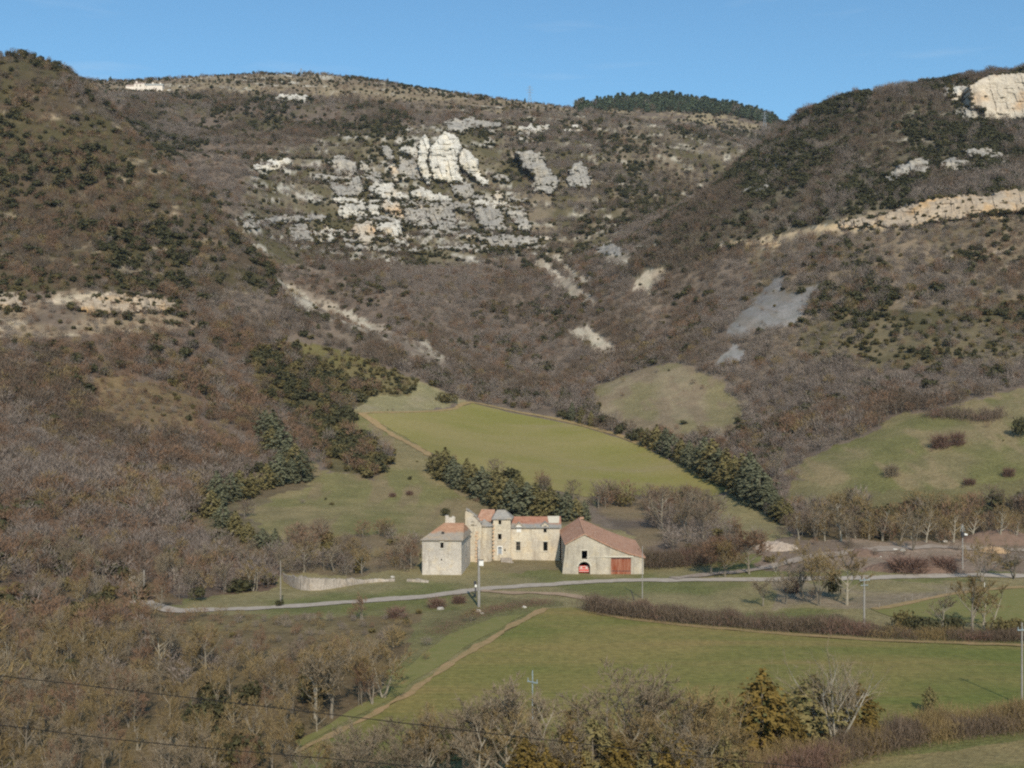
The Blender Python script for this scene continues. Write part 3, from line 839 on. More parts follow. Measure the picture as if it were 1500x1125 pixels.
# near prototypes: (trunk mesh, crown mesh, nominal height)
NEAR = {}
for sp, twm, seeds in (('grey', 'twig_grey', (1, 2, 3, 4)), ('russet', 'twig_russet', (11, 12, 13)), ('gold', 'twig_gold', (21, 22, 23, 24))):
    NEAR[sp] = []
    for q, s in enumerate(seeds):
        st = (1, 1, 3, 2)[q]
        T, Cn = bare_tree(s, 8.0, (.46, .4, .40, .5)[q], st, (.3, .22, .2, .25)[q], 9 if st == 1 else 10, 6, 5, 6, .05)
        NEAR[sp].append((T.mesh('trunk', [MAT['bark_pale' if (sp == 'gold' and q % 2 == 0) or (sp == 'grey' and q == 1) else 'bark']]), Cn.mesh('crown', [MAT[twm]]), 8.0))
T, Cn = bare_tree(77, 10.0, .82, 1, .2, 16, 6, 4, 4, .04, .3, 1.35, (-.1, .85))
WIDE = (T.mesh('trunk', [MAT['bark_white']]), Cn.mesh('crown', [MAT['twig_grey']]), 10.0)
TALL = []
for s in (81, 82, 83):
    T, Cn = bare_tree(s, 12.0, .27, 1 if s != 82 else 2, .25, 12, 5, 5, 6, .06)
    TALL.append((T.mesh('trunk', [MAT['bark' if s == 82 else 'bark_pale']]), Cn.mesh('crown', [MAT[('twig_gold', 'twig_grey', 'twig_gold')[s - 81]]]), 12.0))
ROUND = []
for s in (91, 92):
    T, Cn = bare_tree(s, 7.0, .5, 1, .3, 13, 7, 6, 6, .055)
    ROUND.append((T.mesh('trunk', [MAT['bark']]), Cn.mesh('crown', [MAT[('twig_russet', 'twig_gold')[s - 91]]]), 7.0))
PINE = {}
for key, mt in (('blue', 'needle_blue'), ('olive', 'needle_olive')):
    PINE[key] = []
    for s in range(3):
        T, Cn = conifer(100 + s, 9.0, (2.6, 3.1, 2.3)[s], 2100, .40, (.45, .8, .3)[s])
        PINE[key].append((T.mesh('trunk', [MAT['bark']]), Cn.mesh('crown', [MAT[mt]]), 9.0))
JUN = []
for s, mt in ((120, 'juniper_gold'), (121, 'needle_olive'), (122, 'juniper_gold')):
    T, Cn = conifer(s, 9.0, (2.3, 3.0, 2.6)[s - 120], 2600, .34, .8, .5)
    JUN.append((T.mesh('trunk', [MAT['bark']]), Cn.mesh('crown', [MAT[mt]]), 9.0))
SHRUB = {'evergreen': [bush_mesh(130 + s, 2.2, 1.7, 420, .26).mesh('shrub', [MAT['leaf_evergreen']]) for s in range(2)],
         'olive': [bush_mesh(140 + s, 2.2, 1.7, 420, .26).mesh('shrub', [MAT['leaf_olive']]) for s in range(2)],
         'bramble': [twig_bush(150 + s, 2.2, 2.2, 620, .055).mesh('shrub', [MAT['leaf_bramble']]) for s in range(2)],
         'greytwig': [twig_bush(156 + s, 2.2, 2.0, 620, .055).mesh('shrub', [MAT['twig_grey']]) for s in range(2)]}

# far prototypes live in a collection that is only instanced
PC = bpy.data.collections.new('woodland_forms')
FAR = {}
_k = 0
for sp, mm in (('grey', 'twig_mauve'), ('russet', 'twig_russet'), ('gold', 'twig_gold')):
    FAR[sp] = []
    for s in range(4):
        if s == 3 and sp == 'grey': mm = 'twig_dark'
        M = fuzzy_tree(200 + _k, 6.5, 170, .15, (.34, .40, .3, .36)[s], .2)
        o = bpy.data.objects.new('a%02d_form' % _k, M.mesh('far_tree', [MAT['bark'], MAT[mm]])); PC.objects.link(o)
        FAR[sp].append(_k); _k += 1
for sp, mm in (('evergreen', 'leaf_evergreen'), ('olive', 'leaf_olive')):
    FAR[sp] = []
    for s in range(2):
        M = bush_mesh(230 + _k, 5.2, 2.5, 150, .95)
        o = bpy.data.objects.new('a%02d_form' % _k, M.mesh('far_shrub', [MAT[mm]])); PC.objects.link(o)
        FAR[sp].append(_k); _k += 1
FAR['pine'] = []
for s in range(2):
    T, Cn = conifer(240 + s, 6.5, 2.3, 200, .95, .4)
    o = bpy.data.objects.new('a%02d_form' % _k, Cn.mesh('far_pine', [MAT['needle_far']])); PC.objects.link(o)
    FAR['pine'].append(_k); _k += 1

# ------------------------------------------------------------------ scatter
cand = []
for (ra, rb, sp_) in ((138, 320, 4.3), (320, 700, 3.9), (700, 1250, 4.1), (1250, 2050, 5.6)):
    xs = np.arange(-rb * .56, rb * .56, sp_); ys = np.arange(ra * .85, rb, sp_)
    gx, gy = np.meshgrid(xs, ys); gx = gx.ravel(); gy = gy.ravel()
    gx = gx + (RS.rand(len(gx)) - .5) * sp_ * .95; gy = gy + (RS.rand(len(gy)) - .5) * sp_ * .95
    r = np.hypot(gx, gy); t = np.abs(gx / gy)
    k = (r >= ra) & (r < rb) & (t < .54)
    cand.append(np.stack([gx[k], gy[k]], 1))
cand = np.concatenate(cand)
cx, cy = cand[:, 0], cand[:, 1]
cz = H(cx, cy)
czn = zones_at(cx, cy, cz)
dens = np.array([z['dens'] for z in ZN])[czn]
clump = smooth(.25, .52, fbm(cx / 24, cy / 24, 3, 55)) * .62 + .42
clump = np.where(czn == [q_['name'] for q_ in ZN].index('right upper'), .55 + .45 * clump, clump)
keep = RS.rand(len(cx)) < np.minimum(dens * clump * 1.12, 1)
# keep the fields, roads, buildings clear
pxc = CX + cx / cy * F; pyc = CY - (cz - CH) / cy * F
for clear in ([(534, 607), (692, 588), (840, 618), (945, 652), (1078, 716), (1050, 730), (860, 732), (632, 668)],
              [(790, 886), (880, 896), (1180, 930), (1500, 944), (1760, 955), (1760, 1066), (1350, 1062), (1050, 1095), (700, 1130), (430, 1130), (560, 1045)],
              [(240, 890), (420, 882), (700, 858), (900, 845), (1500, 838), (1800, 843), (1800, 858), (1000, 858), (700, 876), (420, 897), (240, 905)],
              [(612, 770), (950, 740), (955, 860), (612, 860)]):
    keep &= ~inpoly(pxc, pyc, np.array(clear, float))
keep &= ~((cx > -27) & (cx < 38) & (cy > 302) & (cy < 350))
keep &= visible(cx, cy, cz, 12.0)
cx, cy, cz, czn = cx[keep], cy[keep], cz[keep], czn[keep]
mixes = np.array([z['mix'] for z in ZN])
patch = fbm(cx / 40, cy / 40, 3, 91)
cm = mixes[czn].copy()
cm[:, 0] *= np.where(patch > .5, 1.5, .6); cm[:, 3] *= np.where(patch < .48, 2.4, .32); cm[:, 4] *= np.where(patch < .5, 1.5, .7)
p2 = fbm(cx / 55, cy / 55, 3, 191)
cm[:, 1] *= np.where(p2 > .5, 1.9, .5)
cm /= cm.sum(1, keepdims=True)
cs = (RS.rand(len(cx))[:, None] > np.cumsum(cm, 1)).sum(1).clip(0, 5)
hg = np.array([z['hgt'] for z in ZN])[czn]
chh = hg[:, 0] + (hg[:, 1] - hg[:, 0]) * RS.rand(len(cx)) ** 1.3
chh = chh * (.78 + .44 * smooth(.3, .7, fbm(cx / 32, cy / 32, 3, 444)))
chh = np.where(cs == 3, np.minimum(chh * .8, 5.4), chh); chh = np.where(cs == 4, np.minimum(chh * .6, 4.2), chh)
order = np.argsort(cy)
PLACED = []     # explicit bare trees (x, y, h, kind key)
print('candidates', len(cx), 'kept', len(cand))

ZLAB = {'left thicket': 'in the thicket at lower left below the road', 'thicket edge': 'in the low scrub just below the road at left', 'road bank': 'on the bank left of the road bend', 'tree band': 'in the tall tree row behind the dirt yard',
        'castle thicket': 'in the scrub behind the low stone wall', 'copse': 'in the grey copse behind the barn', 'left wood': 'at the foot of the wooded left hillside',
        'yard': 'in the brushy dirt yard right of the barn', 'creek bank': 'on the rough bank below the roadside pole', 'far verge': 'on the verge below the road at right'}
SPW = {'grey': 'bare grey-twigged', 'russet': 'bare reddish-brown', 'gold': 'bare golden-brown'}


def stand(name, proto, loc, h, label, cat, group=None, rz=None, wid=1.0):
    t = empty(name, loc, random.uniform(0, 6.28) if rz is None else rz)
    s = h / proto[2]; t.scale = (s * wid, s * wid, s)
    for nm, me_ in (('trunk', proto[0]), ('crown', proto[1])):
        c_ = bpy.data.objects.new(nm, me_); link(c_); c_.parent = t
    return tagp(t, label, cat, group)


ORD = ['first', 'second', 'third', 'fourth', 'fifth', 'sixth', 'seventh', 'eighth', 'ninth', 'tenth', 'eleventh', 'twelfth', 'thirteenth', 'fourteenth', 'fifteenth', 'sixteenth', 'seventeenth', 'eighteenth', 'nineteenth', 'twentieth', 'twenty-first', 'twenty-second']

# ---- explicit trees --------------------------------------------------------
n_bare = 0
EXPL = [
    (1225, 1108, 142, 'wide', 'large pale bare tree with wide forking limbs in front of the dark junipers'),
    (1020, 1128, 118, 'gold', 'yellow-brown bare tree just left of the golden juniper'),
    (1052, 1132, 100, 'gold', 'shorter yellow-brown bare tree between pale tree and golden juniper'),
    (940, 1140, 168, 'grey', 'tall grey bare tree right of the two low junipers'),
    (972, 1142, 150, 'grey', 'slender grey bare tree behind the yellow-brown trees at bottom'),
    (898, 1142, 165, 'grey', 'grey bare tree rising behind the low dark junipers'),
    (1002, 1140, 140, 'gold', 'leaning yellow-brown bare tree at the bottom edge'),
    (720, 1142, 150, 'grey', 'broad grey bare tree at bottom centre under the lower wire'),
    (690, 1150, 140, 'grey', 'grey bare tree left of the broad one at bottom centre'),
    (650, 1146, 118, 'grey', 'grey bare tree nearest the dirt path at bottom'),
    (600, 1152, 105, 'grey', 'low grey bare tree at bottom beneath the dirt path end'),
    (760, 1144, 150, 'grey', 'grey bare tree in front of the field crossarm pole'),
    (800, 1146, 130, 'grey', 'grey bare tree left of the low dark juniper'),
    (830, 1150, 118, 'grey', 'small grey bare tree touching the low dark juniper'),
    (540, 1156, 92, 'grey', 'low grey bare tree at bottom left of the dirt path'),
    (745, 1158, 120, 'gold', 'golden bare tree at the very bottom centre'),
    (625, 1158, 110, 'gold', 'golden bare tree at the bottom below the dirt path'),
    (562, 1022, 92, 'gold', 'golden bare tree beside the lower end of the grass verge'),
    (543, 1032, 80, 'gold', 'smaller golden bare tree just left of the verge tree'),
    (486, 1052, 112, 'grey', 'bare tree with several pale stems at the thicket corner'),
    (462, 1052, 112, 'gold', 'golden tree beside the several-stemmed pale tree'),
    (300, 990, 88, 'gold', 'rounded golden bare tree in the middle of the left thicket'),
    (232, 978, 80, 'grey', 'pale-trunked bare tree at the upper left of the thicket'),
    (1043, 842, 58, 'round', 'round reddish bare tree beside the road, leftmost of three'),
    (1063, 845, 56, 'round2', 'round golden bare tree beside the road, middle of three'),
    (1098, 841, 66, 'round', 'round reddish bare tree beside the road, largest of three'),
    (1137, 838, 34, 'gold', 'thin young golden tree right of the three round trees'),
    (1202, 888, 92, 'gold', 'golden bare tree with pale trunk left of the crossarm pole'),
    (1180, 880, 74, 'grey', 'thin grey bare tree below the road left of the golden pair'),
    (1240, 886, 86, 'gold', 'golden bare tree close beside the crossarm pole'),
    (1150, 886, 52, 'grey', 'small grey bare tree above the hedge below the road'),
    (1118, 888, 46, 'grey', 'pale dead-looking sapling above the hedge'),
    (1425, 926, 92, 'gold', 'golden tree with clustered pale stems in the dark hedge'),
    (1446, 922, 84, 'gold', 'second golden tree in the dark hedge, nearer the tall pole'),
    (1380, 922, 55, 'grey', 'grey bare tree at the left part of the dark hedge'),
    (1246, 800, 62, 'tall', 'white-trunked bare tree standing at the yard edge'),
    (1335, 806, 84, 'tall', 'bare tree with dark base at the yard centre'),
    (1437, 852, 60, 'gold', 'small golden tree beside the road at right'),
    (1485, 848, 60, 'grey', 'grey roadside tree nearest the frame edge at right'),
    (1000, 786, 66, 'grey', 'large grey spreading tree below the upper field'),
    (1030, 790, 60, 'grey', 'second grey spreading tree below the upper field'),
    (970, 775, 62, 'grey', 'grey tree at the left of the copse below the upper field'),
    (1130, 705, 66, 'tall', 'tall pale bare tree just beyond the last row conifers'),
    (445, 838, 48, 'gold', 'gnarled golden bush-tree above the low stone wall'),
    (490, 838, 44, 'grey', 'grey tree above the middle of the low stone wall'),
    (530, 842, 44, 'gold', 'golden tree above the right end of the low stone wall'),
    (585, 832, 46, 'grey', 'grey bare tree left of the square stone house'),
    (602, 833, 42, 'russet', 'reddish bare tree close to the square stone house'),
    (372, 866, 52, 'gold', 'golden bare tree left of the thin wooden pole'),
    (330, 868, 48, 'grey', 'grey bare tree above the road bend'),
    (530, 908, 40, 'russet', 'reddish scrub tree on the bank below the road'),
    (690, 912, 22, 'gold', 'thin yellow sapling beside the concrete pole'),
]
cnt = {}
for (px, py, hp, kd, lab) in EXPL:
    g = G(px, py); h = hp / F * g.y
    if kd == 'wide': pr = WIDE
    elif kd == 'round': pr = ROUND[0]
    elif kd == 'round2': pr = ROUND[1]
    elif kd == 'tall': pr = TALL[1]
    else:
        cnt[kd] = cnt.get(kd, 0) + 1; pr = NEAR[kd][cnt[kd] % len(NEAR[kd])]
    stand('bare_tree', pr, g, h, lab, 'tree', 'bare trees in the valley', wid=1.0 if kd in ('wide', 'tall') else 1.3); n_bare += 1
for i in range(34):
    px = 440 + 20 * i + random.uniform(-9, 9)
    if 1070 < px < 1150: continue
    g = G(px, random.uniform(1134, 1168)); h = random.uniform(78, 125) / F * g.y * (.8 if px < 600 else 1)
    kd = 'grey' if random.random() < (.65 if px < 900 else .35) else 'gold'
    stand('bare_tree', NEAR[kd][i % 4], g, h, '%s tree in the loose line of trees along the bottom of the field' % SPW[kd], 'tree', '%s trees along the bottom of the field' % SPW[kd], wid=1.25); n_bare += 1
# tall row behind the yard
for i, px in enumerate(np.arange(1168, 1500, 21)):
    g = G(px + random.uniform(-5, 5), 793 + random.uniform(-5, 4)); h = random.uniform(42, 76) / F * g.y
    stand('bare_tree', TALL[i % 3], g, h, 'tall bare tree with pale trunk in the front of the row behind the yard', 'tree', 'tall trees behind the dirt yard', wid=random.uniform(.9, 1.3)); n_bare += 1

# ---- conifers --------------------------------------------------------------
ROWS = [
    ('the dark row left of the meadow', 'conifers left of the meadow',
     [(388, 640, 40, 'b'), (400, 652, 44, 'b'), (397, 664, 40, 'o'), (412, 668, 42, 'b'), (420, 684, 36, 'b'), (432, 692, 38, 'o'), (442, 704, 44, 'b'), (426, 707, 34, 'b'), (408, 710, 42, 'b'), (390, 716, 34, 'o'),
      (368, 726, 30, 'o'), (350, 732, 34, 'o'), (338, 734, 42, 'b'), (318, 740, 42, 'b'), (310, 758, 36, 'o'), (326, 772, 34, 'b'), (345, 784, 32, 'o'), (364, 795, 32, 'o'), (385, 803, 30, 'b'), (403, 808, 28, 'b')]),
    ('the row climbing behind the castle', 'conifers behind the castle',
     [(640, 693, 34, 'o'), (652, 702, 44, 'o'), (664, 708, 38, 'b'), (672, 716, 36, 'b'), (684, 714, 44, 'o'), (694, 722, 40, 'o'), (706, 730, 42, 'b'), (716, 738, 40, 'b'), (727, 735, 42, 'o'), (738, 746, 44, 'o'), (748, 750, 40, 'b'),
      (760, 747, 44, 'o'), (772, 756, 42, 'b'), (784, 756, 40, 'o'), (796, 760, 40, 'o'), (806, 760, 48, 'o'), (818, 760, 38, 'b'), (830, 762, 34, 'b'), (843, 762, 32, 'o'), (856, 762, 26, 'b')]),
    ('the row beside the upper field', 'conifers right of the upper field',
     [(948, 652, 24, 'o'), (962, 658, 32, 'o'), (975, 664, 36, 'b'), (986, 670, 32, 'b'), (998, 676, 34, 'o'), (1010, 684, 38, 'b'), (1021, 690, 38, 'b'), (1032, 692, 50, 'b'), (1043, 698, 46, 'o'), (1053, 704, 38, 'b'),
      (1064, 710, 42, 'o'), (1076, 716, 42, 'o'), (1087, 722, 46, 'g'), (1098, 728, 54, 'b'), (1105, 732, 52, 'b'), (1113, 740, 44, 'b'), (1123, 746, 40, 'b'), (1134, 756, 42, 'b'), (1146, 764, 36, 'o'), (1156, 769, 28, 'o')]),
]
n_con = 0
for where, grp, items in ROWS:
    for i, (px, py, hp, kd) in enumerate(items):
        g = G(px, py); h = hp * random.uniform(.95, 1.28) / F * g.y
        pr = PINE['blue' if kd == 'b' else 'olive'][(i * 7 + 1) % 3] if kd != 'g' else (PINE['olive'][0])
        word = {'b': 'blue-green', 'o': 'olive-green', 'g': 'golden-tinged'}[kd]
        stand('conifer', pr, g, h, '%s conifer, %s from the uphill end of %s' % (word, ORD[i], where), 'tree', grp, wid=random.uniform(1.55, 2.0)); n_con += 1
for (px, py, hp, kd, lab) in [(838, 616, 28, 'blue', 'dark pointed conifer at the left of the trio above the upper field'), (851, 620, 24, 'olive', 'golden-green conifer in the middle of the trio above the upper field'),
                              (866, 624, 22, 'olive', 'pale olive conifer at the right of the trio above the upper field'), (568, 126, 12, 'blue', 'lone dark pointed tree on the plateau skyline'),
                              (1420, 174, 0.01, 'blue', '')]:
    if not lab: continue
    g = G(px, py); stand('conifer', PINE[kd][0 if kd == 'blue' else 1], g, hp / F * g.y, lab, 'tree')
for (px, py, hp, q, lab, wd) in [(1116, 1112, 132, 0, 'tall golden juniper, pointed, standing left of the wide pale tree', 1.5), (1192, 1100, 112, 1, 'dark olive juniper behind the wide pale tree on its left', 1.6),
                                 (1256, 1092, 92, 2, 'olive-gold juniper behind the wide pale tree on its right', 1.5), (868, 1160, 108, 1, 'low dark olive juniper at the bottom edge of the photo', 1.35),
                                 (835, 1166, 96, 2, 'low golden juniper beside the dark one at bottom edge', 1.2), (770, 1172, 92, 2, 'small golden juniper at bottom under the lower wire', 1.2),
                                 (905, 1166, 88, 0, 'golden juniper at the bottom edge right of the low dark one', 1.3), (955, 1160, 84, 1, 'dark olive juniper at bottom under the tall grey trees', 1.4), (990, 1166, 92, 2, 'ochre juniper at bottom below the leaning tree', 1.3),
                                 (1060, 1160, 84, 1, 'dark olive juniper at bottom left of the golden juniper', 1.3), (1160, 1118, 76, 2, 'ochre juniper right of the tall golden juniper', 1.2), (1275, 1104, 54, 2, 'small ochre juniper at the right foot of the wide pale tree', 1.3),
                                 (800, 1176, 80, 0, 'ochre juniper squeezed between two low junipers at bottom', 1.3), (1362, 1044, 40, 1, 'small dark juniper alone at the hedge edge in the lower right', .95), (1236, 1106, 46, 1, 'dark low juniper at the foot of the wide pale tree', 1.3)]:
    g = G(px, py); stand('juniper', JUN[q], g, hp / F * g.y, lab, 'tree', wid=wd)

# ---- shrubs placed by hand -------------------------------------------------
def shrub(kind, px, py, hp, wp, label, q=0, group=None):
    g = G(px, py); s = hp / F * g.y / 2.2; w = wp / F * g.y / 3.6
    o = link(bpy.data.objects.new('shrub', SHRUB[kind][q])); o.location = g; o.scale = (w, w, s); o.rotation_euler = (0, 0, random.uniform(0, 6))
    return tagp(o, label, 'shrub', group)


shrub('greytwig', 1306, 698, 24, 34, 'round grey bush alone on the right meadow')
shrub('bramble', 1378, 656, 26, 40, 'brown thicket bush on the right meadow, left part', 1)
shrub('bramble', 1402, 652, 24, 34, 'brown thicket bush on the right meadow, right part')
shrub('evergreen', 1498, 640, 34, 40, 'dark bush at the right edge of the right meadow')
shrub('bramble', 1420, 710, 12, 26, 'low brown bush on the lower right meadow', 1)
shrub('bramble', 1478, 698, 16, 26, 'brown bush below the dark bush of the right meadow')
shrub('olive', 655, 590, 20, 44, 'olive bush at the top corner of the upper field')
shrub('olive', 915, 742, 24, 40, 'dark olive bush below the upper field', 1)
shrub('evergreen', 652, 756, 14, 20, 'dark bush behind the square stone house roof')
shrub('bramble', 600, 725, 8, 16, 'small reddish bush on the meadow slope')
shrub('bramble', 575, 728, 8, 16, 'tiny reddish bush left of the other on the meadow slope')
shrub('bramble', 640, 890, 18, 40, 'reddish bramble on the bank left of the concrete pole')
shrub('bramble', 672, 884, 16, 30, 'reddish bramble beside the concrete pole', 1)
shrub('bramble', 580, 905, 20, 44, 'reddish bramble on the bank farther left of the pole')
shrub('bramble', 1330, 838, 30, 90, 'broad reddish-brown bramble mound in the yard', 1)
shrub('bramble', 1382, 836, 26, 60, 'reddish-brown bramble beside the lamp pole')
shrub('evergreen', 1220, 876, 46, 34, 'dark evergreen bush between the two golden trees at the crossarm pole')
shrub('bramble', 1160, 868, 30, 36, 'brown bush below the road left of the golden trees', 1)
shrub('evergreen', 290, 880, 24, 34, 'dark green bush above the road bend')
shrub('evergreen', 408, 888, 12, 18, 'small dark bush at the foot of the thin wooden pole', 1)
shrub('evergreen', 85, 955, 30, 36, 'dark green bush in the upper left of the thicket')
for i, (px, py) in enumerate([(1320, 920), (1340, 924), (1362, 925), (1400, 928), (1462, 928), (1490, 926)]):
    shrub('evergreen' if i in (1, 2, 3) else 'olive', px, py, 34 - (i % 3) * 5, 44, 'dark evergreen shrub in the hedge between field and tall pole' if i in (1, 2, 3) else 'olive shrub in the hedge between field and tall pole', i % 2, 'shrubs in the dark hedge')


def hedge(name, pix, hp, n, mats, label, wid=3.0, tw=.07):
    path = subdiv([(G(*p).x, G(*p).y) for p in pix], 10)
    M = MB(); rng = random.Random(len(pix) * 31 + n)
    for i in range(n):
        q = path[rng.randrange(len(path) - 1)]; q2 = path[min(len(path) - 1, 1 + rng.randrange(len(path) - 1))]
        k = rng.randrange(len(path) - 1); q = path[k] + (path[k + 1] - path[k]) * rng.random()
        x = q[0] + rng.gauss(0, wid * .42); y = q[1] + rng.gauss(0, wid * .42)
        hh = hp / F * y * (.55 + .75 * float(fbm(x / 3.5, y / 3.5, 2, 7)))
        e = rdir(rng, (0, 0, 1), .45); z0 = rng.uniform(0, .75) * hh
        M.cm = min(len(mats) - 1, int(float(fbm(x / 6, y / 6, 2, 23)) * 1.6 * len(mats) * .75 + rng.random() * .5))
        p0 = Vector((x, y, 0)); p0.z = z0
        M.strip(p0, p0 + e * hh * rng.uniform(.2, .42), tw * rng.uniform(.6, 1.5), rng)
    v = np.array(M.v); v[:, 2] += np.repeat(H(v[::3, 0], v[::3, 1]), 3)
    M.v = [tuple(a) for a in v]
    return tagp(M.build(name, [MAT[m_] for m_ in mats]), label, 'hedge')


hedge('hedge', [(872, 893), (900, 900), (980, 910), (1080, 918), (1180, 926), (1270, 930)], 27, 26000, ['leaf_bramble', 'twig_dark'], 'long brown leafless hedge along the upper edge of the green field', 4.0)
hedge('hedge', [(1270, 932), (1350, 936), (1440, 938), (1500, 938), (1640, 942)], 20, 14000, ['leaf_bramble', 'twig_dark', 'twig_gold'], 'brown hedge below the dark shrubs beside the tall pole', 4.0)
hedge('hedge', [(1210, 1122), (1290, 1100), (1360, 1084), (1440, 1074), (1520, 1066), (1640, 1060)], 46, 30000, ['leaf_bramble', 'twig_gold', 'twig_dark'], 'reddish-brown hedge between the green field and near field, lower right', 3.4, .05)
hedge('hedge', [(1050, 1150), (1120, 1140), (1210, 1124)], 52, 12000, ['twig_dark', 'leaf_bramble', 'twig_gold'], 'grey-brown undergrowth hedge beneath the golden juniper', 3.6, .05)
hedge('hedge', [(1362, 610), (1400, 612), (1440, 616), (1462, 610)], 16, 5000, ['leaf_bramble', 'twig_dark'], 'brown hedge strip across the top of the right meadow', 5, .14)
hedge('hedge', [(800, 884), (740, 892), (690, 904), (640, 930)], 9, 5000, ['twig_dark', 'leaf_bramble'], 'low withered grey brush along the verge below the road', 4.5, .06)
hedge('hedge', [(950, 832), (990, 830), (1030, 826), (1080, 822)], 34, 9000, ['leaf_bramble', 'twig_dark'], 'brown leafless thicket hedge right of the barn', 5, .08)

# ---- scatter: nearest become trees of their own, the rest is woodland --------
budget = 300 - n_bare
hpx = chh / np.hypot(cx, cy)
near_order = np.argsort(-hpx)
px_ = CX + cx / cy * F; py_ = CY - (cz - CH) / cy * F
inframe = (px_ > 0) & (px_ < 1500) & (py_ - chh / cy * F < 1125) & visible(cx, cy, cz, chh * .8)
solo = np.zeros(len(cx), bool)
nb = ns = 0
for i in near_order:
    if not inframe[i] or cy[i] < 100: continue
    if cs[i] <= 2 and nb < budget: solo[i] = True; nb += 1
    elif cs[i] in (3, 4) and ns < 130 and cy[i] < 480: solo[i] = True; ns += 1
    if nb >= budget and cy[i] > 500: break
for i in np.nonzero(solo)[0]:
    sp = SPEC[cs[i]]; zn = ZN[czn[i]]['name']; wh = ZLAB.get(zn, 'on the lower slope around the castle')
    loc = (cx[i], cy[i], cz[i])
    if cs[i] <= 2:
        pr = NEAR[sp][i % len(NEAR[sp])]
        if zn == 'tree band' and i % 3: pr = TALL[i % 3]
        stand('bare_tree', pr, loc, chh[i], '%s tree %s' % (SPW[sp], wh), 'tree', '%s trees %s' % (SPW[sp], wh))
    else:
        o = link(bpy.data.objects.new('shrub', SHRUB[sp][i % 2])); s = chh[i] / 2.2
        o.location = loc; o.scale = (s * .9, s * .9, s); o.rotation_euler = (0, 0, random.uniform(0, 6))
        tagp(o, '%s shrub %s' % ('dark green' if sp == 'evergreen' else 'olive-brown', wh), 'shrub', '%s shrubs %s' % (sp, wh))


def stuff(name, sel, label):
    idx = np.nonzero(sel)[0]
    me = bpy.data.meshes.new(name)
    me.vertices.add(len(idx)); me.vertices.foreach_set('co', np.stack([cx[idx], cy[idx], cz[idx] - .15], 1).astype(np.float32).ravel())
    dk_ = np.isin(np.concatenate([czn, np.zeros(len(cx) - len(czn), int)]), [q_ for q_, z_ in enumerate(ZN) if z_['name'] in ('left upper', 'left wood', 'back slope', 'right upper', 'right moss')])
    tone = fbm(cx / 48, cy / 70, 3, 303)
    fi = np.array([FAR[SPEC[cs[i]]][3 if (cs[i] == 0 and tone[i] + RS.normal(0, .06) > (.47 if dk_[i] else .58)) else RS.randint(min(3, len(FAR[SPEC[cs[i]]])))] for i in idx], np.int32)
    nom = np.where(cs[idx] <= 2, 6.5, np.where(cs[idx] == 5, 6.5, 5.2))
    s = (chh[idx] / nom).astype(np.float32)
    a = me.attributes.new('form', 'INT', 'POINT'); a.data.foreach_set('value', fi)
    wd = (1.0 + .35 * RS.rand(len(idx))); wd = np.where((cs[idx] == 3) | (cs[idx] == 4), 1.05 + .95 * RS.rand(len(idx)) ** 1.5, wd).astype(np.float32)
    a = me.attributes.new('size', 'FLOAT_VECTOR', 'POINT'); a.data.foreach_set('vector', np.stack([s * wd, s * wd, s], 1).ravel())
    a = me.attributes.new('turn', 'FLOAT_VECTOR', 'POINT'); a.data.foreach_set('vector', np.stack([RS.normal(0, .06, len(idx)), RS.normal(0, .06, len(idx)), RS.rand(len(idx)) * 6.28], 1).astype(np.float32).ravel())
    o = link(bpy.data.objects.new(name, me)); tagp(o, label, None, None, 'stuff')
    ng = bpy.data.node_groups.new(name + '_nodes', 'GeometryNodeTree')
    ng.interface.new_socket('Geometry', in_out='INPUT', socket_type='NodeSocketGeometry')
    ng.interface.new_socket('Geometry', in_out='OUTPUT', socket_type='NodeSocketGeometry')
    gi = ng.nodes.new('NodeGroupInput'); go = ng.nodes.new('NodeGroupOutput')
    ip = ng.nodes.new('GeometryNodeInstanceOnPoints'); ci = ng.nodes.new('GeometryNodeCollectionInfo')
    ci.inputs['Collection'].default_value = PC; ci.inputs['Separate Children'].default_value = True; ci.inputs['Reset Children'].default_value = True
    ip.inputs['Pick Instance'].default_value = True

    def attr(nm, dt):
        n_ = ng.nodes.new('GeometryNodeInputNamedAttribute'); n_.data_type = dt; n_.inputs['Name'].default_value = nm
        return [q for q in n_.outputs if q.enabled and q.name == 'Attribute'][0]
    L = ng.links.new
    L(gi.outputs[0], ip.inputs['Points']); L(ci.outputs[0], ip.inputs['Instance'])
    L(attr('form', 'INT'), ip.inputs['Instance Index']); L(attr('size', 'FLOAT_VECTOR'), ip.inputs['Scale'])
    e2r = ng.nodes.new('FunctionNodeEulerToRotation'); L(attr('turn', 'FLOAT_VECTOR'), e2r.inputs[0]); L(e2r.outputs[0], ip.inputs['Rotation'])
    L(ip.outputs[0], go.inputs[0])
    md = o.modifiers.new('scatter', 'NODES'); md.node_group = ng
    return o


# ------------------------------------------------------------------ rock outcrops
ROCKSH = []


